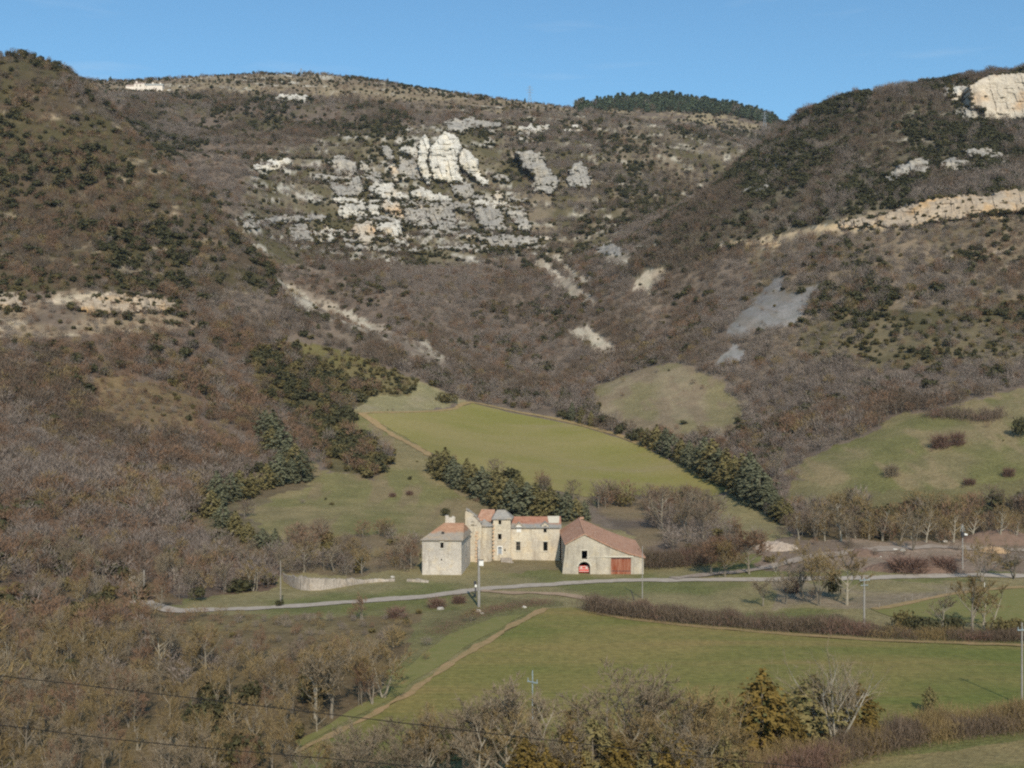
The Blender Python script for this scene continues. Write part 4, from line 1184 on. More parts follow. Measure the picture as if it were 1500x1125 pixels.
def rock(pix, mat, label, seed=1, th=7.0, lean=.32, back=26.0, cell=None, near=0.0, name='rock_outcrop', group=None, rough_=1.0, stand=.3, rag=1.0):
    P = np.array(pix, float)
    yb = P[:, 1].max(); xb = P[P[:, 1] > yb - 4][:, 0].mean()
    D0 = G(xb, yb).y - near
    mpx = D0 / F
    # widen to a natural, ragged outline
    ring = []
    n = len(P)
    for i in range(n):
        a = P[i]; b_ = P[(i + 1) % n]; k = max(1, int(np.hypot(*(b_ - a)) / 1.6))
        for t in range(k):
            q = a + (b_ - a) * t / k
            e_ = np.array([_perm[int(q[0] / 3.2 + q[1] / 9) & 511, (int(q[1] / 3.6) + seed) & 511], _perm[(int(q[0] / 4.2) + 77) & 511, (int(q[1] / 3.0 + q[0] / 8) + seed) & 511]]) - .5
            ring.append(q + (RS.rand(2) - .5) * 1.3 + e_ * (6.0, 5.0) * rag)
    ring = np.array(ring)
    step = (cell or 1.5) * .75
    gx, gy = np.meshgrid(np.arange(P[:, 0].min(), P[:, 0].max(), step), np.arange(P[:, 1].min(), P[:, 1].max(), step))
    gx = gx.ravel() + RS.rand(gx.size) * .5; gy = gy.ravel() + RS.rand(gy.size) * .5
    # keep points inside and a little off the ring
    ok = inpoly(gx, gy, ring)
    gx, gy = gx[ok], gy[ok]
    if len(gx):
        dd = np.sqrt(((gx[:, None] - ring[None, :, 0]) ** 2 + (gy[:, None] - ring[None, :, 1]) ** 2)).min(1)
        k = dd > .7; gx, gy, dd = gx[k], gy[k], dd[k]
    v = [Vector(p) for p in ring] + [Vector((a, b_)) for a, b_ in zip(gx, gy)]
    m_ = len(ring)
    r = delaunay_2d_cdt(v, [(i, (i + 1) % m_) for i in range(m_)], [], 1, 1e-4)
    Q = np.array([tuple(q) for q in r[0]]); ringq = ring
    dist = np.sqrt(((Q[:, None, 0] - ring[None, :, 0]) ** 2 + (Q[:, None, 1] - ring[None, :, 1]) ** 2)).min(1) * mpx
    X = (Q[:, 0] - CX) * mpx; Z = CH + (CY - Q[:, 1]) * mpx; zb = CH + (CY - yb) * mpx
    hh = Z - zb
    w = np.clip(dist / th, 0, 1)
    bulge = th * np.sqrt(np.clip(1 - (1 - w) ** 2, 0, 1)) * .75
    led = 2.6 * fbm(X / 14 + seed * 3, Z / 3.2, 3, seed * 7.0) + 5.5 * np.abs(fbm(X / 6.5, Z / 26, 3, seed * 5.0) - .5) + 2.6 * fbm(X / 2.8, Z / 2.8, 3, seed * 3.0)
    # slope behind the rock, sampled and interpolated
    nx_ = max(3, int((P[:, 0].max() - P[:, 0].min()) / 6) + 1); ny_ = max(3, int((P[:, 1].max() - P[:, 1].min()) / 6) + 1)
    sx_ = np.linspace(P[:, 0].min() - 1, P[:, 0].max() + 1, nx_); sy_ = np.linspace(P[:, 1].min() - 1, P[:, 1].max() + 1, ny_)
    gd = np.array([[G(a_, b2_).y for b2_ in sy_] for a_ in sx_]); md = np.median(gd); gd = np.clip(gd, md - 70, md + 70)
    fx_ = np.clip((Q[:, 0] - sx_[0]) / (sx_[1] - sx_[0]), 0, nx_ - 1.001); fy_ = np.clip((Q[:, 1] - sy_[0]) / (sy_[1] - sy_[0]), 0, ny_ - 1.001)
    ix_ = fx_.astype(int); iy_ = fy_.astype(int); fx_ -= ix_; fy_ -= iy_
    DT = (gd[ix_, iy_] * (1 - fx_) + gd[ix_ + 1, iy_] * fx_) * (1 - fy_) + (gd[ix_, iy_ + 1] * (1 - fx_) + gd[ix_ + 1, iy_ + 1] * fx_) * fy_
    base_ = gd[:, -1]; DB = np.interp(Q[:, 0], sx_, base_)
    wx = X + 3 * (fbm(X / 9, Z / 9, 2, seed) - .5) + .25 * Z; wz = Z + 2 * (fbm(X / 9, Z / 9, 2, seed + 50) - .5)
    blk = _perm[(np.floor(wx / 4.6).astype(int) + seed * 13) & 511, np.floor(wz / 9.5 + _perm[np.floor(wx / 4.6).astype(int) & 511, seed]).astype(int) & 511]
    blk2 = _perm[(np.floor(wx / 11).astype(int) + seed * 29) & 511, np.floor(wz / 5.0).astype(int) & 511]
    Y = stand * (DB + lean * hh) + (1 - stand) * DT - bulge * .6 - 1.5 + ((led - 4.2) + 3.4 * (blk - .5) + 2.2 * (blk2 - .5)) * rough_ * np.clip(dist / 1.6, .3, 1)
    X = Y * (Q[:, 0] - CX) / F; Z = CH + (CY - Q[:, 1]) / F * Y
    for q_ in ring[RS.rand(len(ring)) < .30]:
        i_ = int(np.argmin(((Q - q_) ** 2).sum(1))); low = q_[1] > P[:, 1].mean()
        ROCKSH.append((X[i_] + RS.normal(0, .6), Y[i_] - (1.6 if low else -.6), Z[i_] - (1.6 if low else .9), RS.choice([0, 3, 3, 4]), RS.uniform(2.0, 4.2)))
    for i_ in np.nonzero((dist > 1.5) & (RS.rand(len(X)) < (.012 if rag > .6 else .001)))[0]:
        ROCKSH.append((X[i_], Y[i_] - .2, Z[i_] - .8, RS.choice([3, 4]), RS.uniform(1.2, 2.4)))
    # the ring is carried back into the slope
    vs = [tuple(q) for q in np.stack([X, Y, Z], 1)]
    fs = [tuple(f) for f in r[2]]
    edge = {}
    for f in fs:
        for i in range(len(f)): edge[(f[i], f[(i + 1) % len(f)])] = 1
    bk = {}
    for (a, b_) in list(edge):
        if (b_, a) in edge: continue
        for q in (a, b_):
            if q not in bk:
                bk[q] = len(vs); vs.append((X[q], Y[q] + back + lean * 0, Z[q] - 1.5))
        fs.append((b_, a, bk[a], bk[b_]))
    me = bpy.data.meshes.new(name); me.from_pydata(vs, [], fs); me.materials.append(MAT[mat])
    me.update(); bm = bmesh.new(); bm.from_mesh(me); bmesh.ops.recalc_face_normals(bm, faces=bm.faces); bm.to_mesh(me); bm.free()
    return tagp(link(bpy.data.objects.new(name, me)), label, 'rock', group)


LB = 'limestone_bright'
LS, LW, LO, LG = 'limestone', 'limestone_warm', 'limestone_ochre', 'limestone_grey'
rock([(629, 224), (631, 213), (636, 211), (640, 204), (645, 197), (651, 191), (656, 195), (663, 195), (671, 204), (676, 217), (672, 226), (671, 241), (679, 267), (667, 267), (645, 266), (636, 262), (628, 243)], LB, 'tallest limestone pinnacle, pale and jagged, at the centre of the cliffs', 1, 8, .2, 30, 1.1, 4, stand=.8, rag=.45)
rock([(613, 208), (619, 200), (623, 197), (628, 203), (629, 216), (627, 227), (625, 239), (632, 255), (631, 267), (627, 271), (619, 259), (615, 247), (612, 236)], LB, 'narrow limestone column leaning on the tallest pinnacle', 2, 6, .2, 26, 1.1, 6, stand=.8, rag=.45)
rock([(585, 217), (595, 212), (604, 211), (614, 208), (614, 236), (608, 236), (596, 226)], LS, 'sloping limestone slab left of the narrow column', 3, 5, .4, 24)
rock([(671, 226), (677, 218), (685, 219), (693, 227), (701, 235), (700, 247), (708, 259), (716, 265), (716, 270), (707, 273), (693, 260), (680, 247), (672, 241)], LB, 'limestone shoulder stepping down right of the tallest pinnacle', 4, 6, .25, 26, 1.1, 3, stand=.6, rag=.45)
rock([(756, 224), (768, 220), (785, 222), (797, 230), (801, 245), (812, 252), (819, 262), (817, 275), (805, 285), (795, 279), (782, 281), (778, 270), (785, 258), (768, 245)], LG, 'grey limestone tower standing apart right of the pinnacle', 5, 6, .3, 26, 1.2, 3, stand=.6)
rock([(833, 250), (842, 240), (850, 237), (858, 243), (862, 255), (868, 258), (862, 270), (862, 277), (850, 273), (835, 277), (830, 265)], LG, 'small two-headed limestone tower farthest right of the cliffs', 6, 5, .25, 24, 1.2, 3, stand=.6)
rock([(648, 180), (668, 174), (690, 173), (712, 177), (736, 180), (722, 187), (700, 187), (680, 193), (660, 194)], LG, 'flat pale ledge above the tallest pinnacle', 7, 4, .5, 20)
rock([(762, 185), (780, 183), (807, 182), (800, 192), (782, 200), (760, 196)], LS, 'pale ledge above the grey tower', 8, 4, .5, 20)
rock([(752, 196), (775, 196), (780, 208), (764, 211)], LG, 'small grey rock under the pale ledge above the tower', 9, 4, .4, 20)
rock([(826, 187), (840, 184), (855, 185), (853, 193), (838, 195), (828, 192)], LS, 'rightmost pale ledge high on the cliffs', 10, 4, .4, 20)
rock([(368, 243), (386, 238), (411, 232), (424, 233), (426, 243), (417, 248), (391, 250), (375, 249)], LB, 'bright white slab alone at the left of the cliffs', 11, 4, .4, 22)
rock([(478, 236), (492, 229), (503, 226), (519, 238), (524, 254), (508, 257), (494, 254), (485, 246)], LG, 'grey-white tilted slab near the upper left of the cliffs', 12, 5, .4, 22)
rock([(478, 264), (498, 268), (523, 258), (534, 272), (532, 284), (512, 289), (497, 287), (486, 277)], LG, 'broad grey slab below the tilted upper slab', 13, 5, .45, 22)
rock([(523, 240), (532, 235), (545, 248), (553, 259), (541, 260), (528, 250)], LG, 'slanting grey rib right of the tilted slab', 14, 4, .4, 20)
rock([(537, 272), (557, 266), (577, 271), (586, 285), (572, 291), (562, 293), (556, 286), (540, 280)], LS, 'pale split boulder cliff left of the pinnacle foot', 15, 5, .25, 22)
rock([(555, 214), (570, 214), (581, 234), (571, 238), (563, 228)], LG, 'grey rock fin left of the sloping slab', 16, 4, .35, 20)
rock([(570, 242), (581, 244), (585, 259), (580, 272), (574, 256)], LW, 'small warm-toned spike left of the pinnacle group', 17, 4, .2, 20)
rock([(586, 231), (613, 236), (618, 262), (588, 262), (581, 248)], LG, 'grey face between spike and narrow column', 18, 4, .35, 18)
rock([(496, 303), (508, 296), (523, 301), (532, 291), (537, 318), (523, 318), (503, 320), (495, 316)], LS, 'blocky cliff at the left of the middle band', 19, 5, .3, 22)
rock([(535, 303), (544, 296), (556, 300), (557, 316), (544, 316)], LS, 'small square cliff block in the middle band', 20, 5, .25, 22)
rock([(555, 301), (566, 293), (579, 294), (588, 310), (572, 314), (561, 307)], LW, 'warm block right of the square block in the middle band', 21, 5, .3, 22)
rock([(420, 334), (449, 327), (460, 354), (427, 355)], LG, 'wide grey face at the left of the lower band', 22, 5, .4, 22)
rock([(460, 342), (472, 338), (475, 354), (462, 354)], LS, 'small pale tooth in the lower band, left one', 23, 4, .3, 20)
rock([(476, 329), (487, 336), (492, 354), (475, 354)], LS, 'larger pale tooth in the lower band, right one', 24, 4, .3, 20)
rock([(514, 333), (530, 325), (546, 323), (550, 348), (540, 361), (533, 361), (525, 348)], LW, 'warm overhanging cliff with a dark hollow in the lower band', 25, 6, .15, 22)
rock([(548, 330), (586, 321), (588, 340), (600, 361), (583, 361), (567, 345), (553, 338)], LS, 'ribbed pale cliff right of the dark hollow', 26, 5, .35, 22)
rock([(353, 324), (390, 320), (433, 314), (478, 314), (476, 324), (422, 325), (390, 331), (357, 334)], LG, 'long pale ledge running left from the cliffs', 27, 4, .5, 20)
rock([(601, 281), (616, 275), (624, 278), (643, 284), (660, 287), (661, 296), (640, 297), (617, 296), (604, 288)], LS, 'bright ledge just below the pinnacle foot', 28, 4, .45, 22)
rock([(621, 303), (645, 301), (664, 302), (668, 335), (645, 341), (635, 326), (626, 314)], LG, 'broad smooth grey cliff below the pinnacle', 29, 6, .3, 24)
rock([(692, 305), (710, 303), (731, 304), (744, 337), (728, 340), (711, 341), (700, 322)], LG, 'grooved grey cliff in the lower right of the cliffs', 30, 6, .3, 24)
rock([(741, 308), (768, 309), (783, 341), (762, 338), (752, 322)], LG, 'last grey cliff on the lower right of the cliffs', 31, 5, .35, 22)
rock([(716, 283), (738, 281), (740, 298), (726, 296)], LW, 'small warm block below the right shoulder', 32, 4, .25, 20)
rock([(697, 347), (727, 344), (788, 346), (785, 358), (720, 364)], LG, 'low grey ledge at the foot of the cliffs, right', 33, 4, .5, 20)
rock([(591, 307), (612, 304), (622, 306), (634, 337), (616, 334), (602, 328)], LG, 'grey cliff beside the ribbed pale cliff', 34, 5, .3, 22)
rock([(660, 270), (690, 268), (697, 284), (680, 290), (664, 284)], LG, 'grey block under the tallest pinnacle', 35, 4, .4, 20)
rock([(402, 140), (425, 138), (451, 140), (451, 150), (420, 149), (406, 148)], LS, 'white rock face near the plateau rim', 36, 4, .3, 20)
rock([(1421, 126), (1436, 116), (1451, 110), (1500, 106), (1600, 101), (1600, 176), (1500, 174), (1466, 178), (1442, 174), (1440, 160), (1423, 157)], LW, 'great smooth cliff wall at the top right hilltop', 37, 4, .08, 40, 1.6, 6, 'cliff', rough_=.5, stand=.75, rag=.5)
rock([(1388, 143), (1398, 126), (1419, 124), (1416, 141), (1394, 149)], LS, 'pale cliff block left of the great cliff wall', 38, 5, .2, 24)
rock([(1379, 130), (1394, 127), (1389, 143), (1379, 141)], LG, 'smallest cliff block at the left of the great wall', 39, 4, .2, 24)
rock([(1400, 160), (1416, 157), (1441, 157), (1444, 176), (1403, 175)], LG, 'grey buttress at the left foot of the great cliff wall', 40, 5, .3, 24)
rock([(1297, 258), (1315, 243), (1346, 231), (1361, 233), (1360, 252), (1329, 257), (1303, 266)], LG, 'pale outcrop in the right hillside wood, left one', 41, 5, .4, 20)
rock([(1376, 234), (1394, 231), (1420, 238), (1418, 254), (1383, 254)], LG, 'pale outcrop in the right hillside wood, right one', 42, 5, .4, 20)
rock([(1357, 263), (1388, 258), (1396, 272), (1364, 270)], LG, 'small pale outcrop below the other two on the right hillside', 43, 4, .4, 18)
rock([(1412, 221), (1442, 216), (1470, 226), (1475, 249), (1456, 234), (1418, 226)], LG, 'thin grey ledge below the great cliff wall', 44, 4, .5, 18)
rock([(1284, 316), (1322, 303), (1356, 294), (1394, 287), (1454, 285), (1485, 277), (1500, 283), (1600, 280), (1600, 306), (1500, 309), (1442, 312), (1384, 322), (1334, 334), (1290, 329)], LO, 'long ochre quarry face crossing the right hillside', 45, 4, .35, 22, 1.5, 0, 'cliff', rough_=.7)
rock([(1228, 326), (1262, 318), (1286, 318), (1286, 328), (1250, 334), (1232, 334)], LO, 'short ochre ledge continuing the quarry face leftward', 46, 4, .5, 18)
rock([(105, 448), (133, 438), (180, 427), (200, 434), (213, 434), (258, 442), (260, 453), (207, 456), (133, 459)], LO, 'ochre and grey rock band on the left hillside', 47, 4, .4, 18, 1.3)
rock([(-40, 434), (27, 434), (36, 451), (-40, 450)], LO, 'short ochre rock band at the left edge of the hillside', 48, 4, .4, 18)
rock([(868, 361), (895, 357), (924, 361), (916, 373), (886, 374)], LG, 'pale ledge low in the ravine between the hills', 49, 4, .5, 18)
rock([(1080, 283), (1094, 275), (1128, 272), (1118, 282), (1092, 288)], LG, 'small pale outcrop on the left flank of the right hill', 50, 4, .4, 16)

_rl = random.Random(5)
for i, (xa_, yb_, wd_) in enumerate([(486, 296, 120), (520, 322, 130), (600, 301, 110), (430, 341, 90), (500, 364, 120), (610, 342, 120), (690, 300, 60), (640, 364, 90), (456, 262, 60), (540, 288, 90)]):
    up_ = [(xa_ + wd_ * t_, yb_ - _rl.uniform(4, 9) + wd_ * t_ * .05) for t_ in np.linspace(.04, .96, int(wd_ / 8))]
    rock([(xa_, yb_)] + up_ + [(xa_ + wd_, yb_ + wd_ * .05), (xa_ + wd_ * .5, yb_ + 3.5)], LG if i % 3 else LS, 'long thin limestone bed running across the scrub between the bigger cliffs', 130 + i, 3, .4, 14, 1.3, 0, 'rock_ledge', 'long limestone beds across the cliffs', .9, .3, .7)
# small ledges scattered along the strata
for i in range(44):
    yb_ = _rl.choice([234, 246, 262, 276, 292, 306, 322, 338, 352, 364]) + _rl.uniform(-4, 4)
    xa_ = _rl.uniform(450 if yb_ < 300 else 400, 790 if yb_ > 290 else 740); wd_ = _rl.uniform(14, 40); ht_ = _rl.uniform(4.5, 10)
    if 575 < xa_ < 715 and yb_ < 285: continue
    pl_ = [(xa_, yb_)]
    for t_ in (.12, .35, .6, .85): pl_.append((xa_ + wd_ * t_, yb_ - ht_ * _rl.uniform(.55, 1.1) + wd_ * t_ * .08))
    pl_ += [(xa_ + wd_, yb_ + wd_ * .06), (xa_ + wd_ * .55, yb_ + 2.5)]
    rock(pl_, _rl.choice([LG, LG, LG, LW]), 'small limestone ledge poking out of the scrub among the larger cliffs', 60 + i, 3, .4, 14, 1.2, 0, 'rock_ledge', 'small ledges among the cliffs', .9, .3, .8)
_r = np.array(ROCKSH)
cx = np.concatenate([cx, _r[:, 0]]); cy = np.concatenate([cy, _r[:, 1]]); cz = np.concatenate([cz, _r[:, 2]])
cs = np.concatenate([cs, _r[:, 3].astype(int)]); chh = np.concatenate([chh, _r[:, 4]]); solo = np.concatenate([solo, np.zeros(len(_r), bool)])
stuff('woodland', ~solo & (cs <= 2), 'leafless grey and brown woodland covering the hillsides')
stuff('scrub', ~solo & ((cs == 3) | (cs == 4)), 'dark evergreen scrub spread over the slopes and cliffs')
stuff('pine_forest', ~solo & (cs == 5), 'dark pine forest on the far hill')
print('solo bare', nb, 'solo shrubs', ns, 'stuff', int((~solo).sum()))

# ------------------------------------------------------------------ the castle
def gz(x, y): return h1(x, y)


# square stone house (left pavilion)
A = Vector((-24.0, 310.2, 0)); B = Vector((-13.5, 309.6, 0)); Cc = Vector((-11.7, 325.5, 0)); Dd = Vector((-22.2, 326.2, 0))
ZE = 9.5
house = empty('stone_house', (-18.5, 317, gz(-18.5, 317))); house.location = (0, 0, 0)
tagp(house, 'square pale stone house with hipped roof at the left end of the castle', 'house')
wm = MB()
L1 = (B - A).length; u = lambda px: ((px - CX) * 310 / F - A.x)
zz = lambda py, D: CH - (py - CY) * D / F
panel(wm, [(0, -2), (L1, -2), (L1, ZE), (0, ZE)], [rect(u(645.2), zz(803, 310), u(649.6), zz(794.3, 310)), rect(u(645.8), zz(821.3, 310), u(647.8), zz(818.6, 310))], A, B - A, .7)
L2 = (Cc - B).length
panel(wm, [(0, -2), (L2 - .05, -2), (L2 - .05, ZE), (0, ZE)], [rect(7.2, 2.2, 7.9, 3.6), rect(10.8, 6.0, 11.6, 7.4)], B + Vector((.003, .71, 0)), Cc - B, .7)
L3 = (Dd - Cc).length
panel(wm, [(0.75, -2), (L3 - .75, -2), (L3 - .75, ZE), (0.75, ZE)], [], Cc, Dd - Cc, .7)
panel(wm, [(0, -2), (L2 - .71, -2), (L2 - .71, ZE), (0, ZE)], [], Dd, A - Dd, .7)
wm.build('wall', MAT['wall_pale'], house)
rm = MB()
e = .5
a, b_, c_, d_ = [Vector((p.x + sx * e, p.y + sy * e, ZE - .12)) for p, sx, sy in ((A, -1, -1), (B, 1, -1), (Cc, 1, 1), (Dd, -1, 1))]
r0 = Vector((-18.5, 317.8, 13.0)); r1 = Vector((-13.1, 317.4, 13.0))
slab(rm, [a, b_, r1, r0], .25); slab(rm, [c_, d_, r0, r1], .25); slab(rm, [b_, c_, r1], .25); slab(rm, [d_, a, r0], .25)
rf = rm.build('roof', MAT['roof_house'], house)
ch = MB(); ch.box((-17.0, 319.6, 12.7), (2.7, 1.0, 3.2), .05); ch.box((-17.9, 319.5, 14.5), (.9, .8, .7), .05); ch.box((-16.2, 319.6, 14.4), (.8, .8, .4), .05)
ch.build('chimney', MAT['wall_pale'], house)
dm = MB(); dm.box((-18.6, 312.6, 10.75), (.7, .8, .9), 0); dm.build('roof_vent', MAT['window_dark'], house)
for (px0, py0, px1, py1) in [(645.2, 803, 649.6, 794.3)]:
    q = MB(); x0 = (px0 - CX) * 310 / F; x1 = (px1 - CX) * 310 / F; z0 = zz(py0, 310); z1 = zz(py1, 310); yy = 309.85
    q.box(((x0 + x1) / 2, yy, z0 - .1), (x1 - x0 + .5, .3, .2)); q.box(((x0 + x1) / 2, yy, z1 + .12), (x1 - x0 + .5, .3, .24))
    q.build('window_surround', MAT['lintel'], house)

# castle: ruined wall, round tower, stair tower, main wing
castle = empty('castle', (0, 0, 0)); tagp(castle, 'half-ruined castle wing with stair tower and round tower between stone house and barn', 'castle')
wg = MB()
Y0 = 333.0; k = Y0 / F
X = lambda px: (px - CX) * k
ZW = 9.9
hol = [rect(1.2, 3.2, 2.35, 5.75), rect(9.0, 3.1, 10.2, 5.75), rect(9.05, 8.35, 9.95, 10.3)]
out = [(-.5, -2), (13.7, -2), (13.7, ZW), (10.5, ZW), (10.5, 10.7), (9.5, 11.4), (8.5, 10.7), (8.5, ZW), (2.95, ZW), (2.95, 10.6), (1.95, 11.2), (.95, 10.6), (.95, ZW), (-.5, ZW)]
panel(wg, out, hol, (0, Y0, 0), (1, 0, 0), .8)
panel(wg, [(.81, -2), (9.2, -2), (9.2, ZW), (5, 12.3), (.81, ZW)], [], (13.7, Y0, 0), (0, 1, 0), .7)
panel(wg, [(0, -2), (14.9, -2), (14.9, ZW), (0, ZW)], [], (14.4, 343, 0), (-1, 0, 0), .7)
wg.build('wall', MAT['wall_warm'], castle)
gp = MB(); panel(gp, [(0, -1.9), (3.95, -1.9), (3.95, 9.6), (3.0, 8.6), (2.2, 9.2), (.8, 6.5), (.35, 3.5)], [], (9.748, Y0 - .03, 0), (1, 0, 0), .025)
bl = MB(); panel(bl, rect(1.3, 8.5, 2.6, 10.3), [], (0, Y0 - .03, 0), (1, 0, 0), .05); bl.build('blocked_window', MAT['white_paint'], castle)
rw = MB()
slab(rw, [(-.6, Y0 - .45, ZW - .1), (14.2, Y0 - .45, ZW - .1), (14.2, 338, 12.45), (-.6, 338, 12.45)], .22)
slab(rw, [(-.6, 338, 12.45), (14.2, 338, 12.45), (14.2, 343.5, ZW - .1), (-.6, 343.5, ZW - .1)], .22)
rw.build('roof', MAT['roof_wing'], castle)
for cxd, zt in ((9.5, 11.4), (1.95, 11.2)):
    q = MB(); slab(q, [(cxd - 1.2, Y0 - .2, zt - .85), (cxd, Y0 - .2, zt + .08), (cxd, 337, zt + .08), (cxd - 1.2, 337, zt - .85)], .14)
    slab(q, [(cxd, Y0 - .2, zt + .08), (cxd + 1.2, Y0 - .2, zt - .85), (cxd + 1.2, 337, zt - .85), (cxd, 337, zt + .08)], .14); q.build('dormer_roof', MAT['roof_slate'], castle)
q = MB(); slab(q, [(10.6, 334.6, 10.97), (13.6, 334.6, 10.97), (13.8, 337.9, 12.56), (10.3, 337.9, 12.56)], .1); q.build('roof_patch', MAT['patch'], castle)
for (x0, z0, x1, z1) in [(1.2, 3.2, 2.35, 5.75), (9.0, 3.1, 10.2, 5.75)]:
    q = MB(); q.box(((x0 + x1) / 2, Y0 - .05, z0 - .13), (x1 - x0 + .5, .3, .22)); q.box(((x0 + x1) / 2, Y0 - .03, z1 + .15), (x1 - x0 + .5, .26, .26))
    w_ = q.build('window', MAT['lintel'], castle)
    if x0 < 2:
        q = MB(); q.box(((x0 + x1) / 2, Y0 + .35, (z0 + z1) / 2), (.12, .1, z1 - z0)); q.box(((x0 + x1) / 2, Y0 + .35, z0 + 1.5), (x1 - x0, .1, .12)); q.build('frame', MAT['shutter'], w_)
# stair tower
st = MB(); YS = 330.6; ks = YS / F
xs = lambda px: (px - CX) * ks
zs = lambda py: CH - (py - CY) * ks
panel(st, [(-5.35, -2), (-.45, -2), (-.45, 12.6), (-5.35, 12.6)], [rect(-3.85, zs(768.5), -3.05, zs(762)), rect(-3.95, zs(790.5), -3.0, zs(782)), rect(-4.0, zs(812), -2.95, zs(801.5)), rect(-2.2, zs(807.5), -1.8, zs(804.5))], (0, YS, 0), (1, 0, 0), .8)
panel(st, [(.81, -2), (6, -2), (6, 12.6), (.81, 12.6)], [], (-.45, YS, 0), (.06, 1, 0), .7)
panel(st, [(0, -2), (5.19, -2), (5.19, 12.6), (0, 12.6)], [], (-5.35, 336.6, 0), (0, -1, 0), .7)
panel(st, [(0.72, -2), (5.2, -2), (5.2, 12.6), (0.72, 12.6)], [], (.25, 336.6, 0), (-1, 0, 0), .7)
st.build('stair_tower', MAT['wall_warm'], castle)
q = MB(); zt = 14.8
c4 = [Vector((-5.8, YS - .4, 12.5)), Vector((0.1, YS - .4, 12.5)), Vector((.6, 337, 12.5)), Vector((-5.8, 337, 12.5))]
t4 = [Vector((-4.3, 333.0, zt)), Vector((-1.9, 333.0, zt)), Vector((-1.9, 334.6, zt)), Vector((-4.3, 334.6, zt))]
for i in range(4): slab(q, [c4[i], c4[(i + 1) % 4], t4[(i + 1) % 4], t4[i]], .25)
slab(q, t4, .2)
q.build('tower_roof', MAT['roof_slate'], castle)
q = MB(); q.box((-3.47, YS + .45, (zs(812) + zs(801.5)) / 2), (1.1, .12, zs(801.5) - zs(812))); dr = q.build('door', MAT['grey_door'], castle)
q = MB(); zc, ht = (zs(812) + zs(801.5)) / 2, zs(801.5) - zs(812)
q.box((-4.12, YS - .04, zc), (.24, .2, ht + .5)); q.box((-2.83, YS - .04, zc), (.24, .2, ht + .5)); q.box((-3.47, YS - .05, zs(801.5) + .2), (1.05, .22, .3)); q.build('door_frame', MAT['white_paint'], dr)
for (z0, z1) in ((zs(768.5), zs(762)), (zs(790.5), zs(782))):
    q = MB(); q.box((-3.45, YS - .04, z0 - .12), (1.5, .2, .22)); q.box((-3.45, YS - .04, z1 + .13), (1.5, .2, .24)); q.build('window_sill', MAT['lintel'], castle)
q = MB()
for i in range(4): q.box((-2.0 + i * .55, YS - 1.0 - i * .15, .9 - i * .35), (2.3 - i * .3, 1.6, 1.4), .1)
q.box((-.55, YS - 1.6, .6), (1.0, .9, 2.0), .2)
q.build('steps', MAT['wall_rubble'], castle)
q = MB()
for i in range(11):
    z = .4 + i * 1.05; q.box((-5.3, YS - .1, z), (.5 + .35 * ((i * 7) % 3 == 0), .24, .55), .0)
q.build('quoins', MAT['quoin'], castle)
# round tower
q = MB(); cxr, cyr, rr_ = -7.7, 330.2, 2.1
ring = [(cxr + rr_ * math.cos(t), cyr + rr_ * math.sin(t)) for t in np.linspace(0, 2 * PI, 25)[:-1]]
ztop = [10.7 + .25 * math.sin(i * 2.3) for i in range(24)]
q.add([(x, y, -2) for x, y in ring] + [(x, y, z) for (x, y), z in zip(ring, ztop)], [(i, (i + 1) % 24, 24 + (i + 1) % 24, 24 + i) for i in range(24)])
q.build('round_tower', MAT['wall_warm'], castle)
q = MB(); ap = Vector((cxr - .2, cyr + .9, 12.5))
for i in range(24):
    p0 = Vector((cxr + 2.5 * math.cos(2 * PI * i / 24), cyr + 2.5 * math.sin(2 * PI * i / 24), 10.75)); p1 = Vector((cxr + 2.5 * math.cos(2 * PI * (i + 1) / 24), cyr + 2.5 * math.sin(2 * PI * (i + 1) / 24), 10.75))
    slab(q, [p0, p1, ap], .16)
q.build('cone_roof', MAT['roof_slate'], castle)
# red roofed block behind the round tower
q = MB(); panel(q, [(0, -2), (5.6, -2), (5.6, 11.6), (0, 11.6)], [], (-10.9, 334.2, 0), (1, 0, 0), .7); q.build('rear_wall', MAT['wall_warm'], castle)
q = MB(); slab(q, [(-10.5, 333.8, 11.5), (-5.0, 333.8, 11.5), (-5.0, 339, 14.4), (-8.9, 339, 14.4)], .2); slab(q, [(-8.9, 339, 14.4), (-5, 339, 14.4), (-5, 344, 11.5), (-10.5, 344, 11.5)], .2); q.build('rear_roof', MAT['roof_barn'], castle)
# ruined wall
q = MB()
panel(q, [(-13.2, -2), (-8.6, -2), (-8.6, 11.0), (-9.0, 11.9), (-9.5, 12.2), (-9.9, 13.1), (-10.5, 13.5), (-10.8, 14.3), (-11.5, 14.6), (-11.9, 15.2), (-12.7, 15.4), (-13.2, 14.9)],
      [rect(-11.6, 10.9, -10.0, 11.35), rect(-11.5, 12.0, -10.8, 12.2)], (0, 327.6, 0), (1, 0, 0), .9)
panel(q, [(.91, -2), (7, -2), (7, 9.5), (5, 11.8), (3, 12.2), (2, 13.8), (.91, 14.6)], [], (-12.3, 327.6, 0), (0, 1, 0), .8)
q.build('ruined_wall', MAT['wall_warm'], castle)
q = MB()
for i, (x, z) in enumerate([(-12.5, 15.5), (-11.7, 15.0), (-11.0, 14.5), (-10.3, 13.8), (-9.7, 13.0), (-9.0, 12.2)]):
    q.box((x, 328.3, z), (1.0, 2.2 - (i % 3) * .4, .28), .1 * (i % 3 - 1), Matrix.Rotation(.55, 3, 'Y'))
q.build('slate_remains', MAT['roof_slate'], castle)
q = MB()
for i in range(10): q.box((-10.1 + .22 * (i % 2), 327.5, .6 + i * .95), (.7, .26, .6))
q.build('brick_quoins', MAT['quoin'], castle)

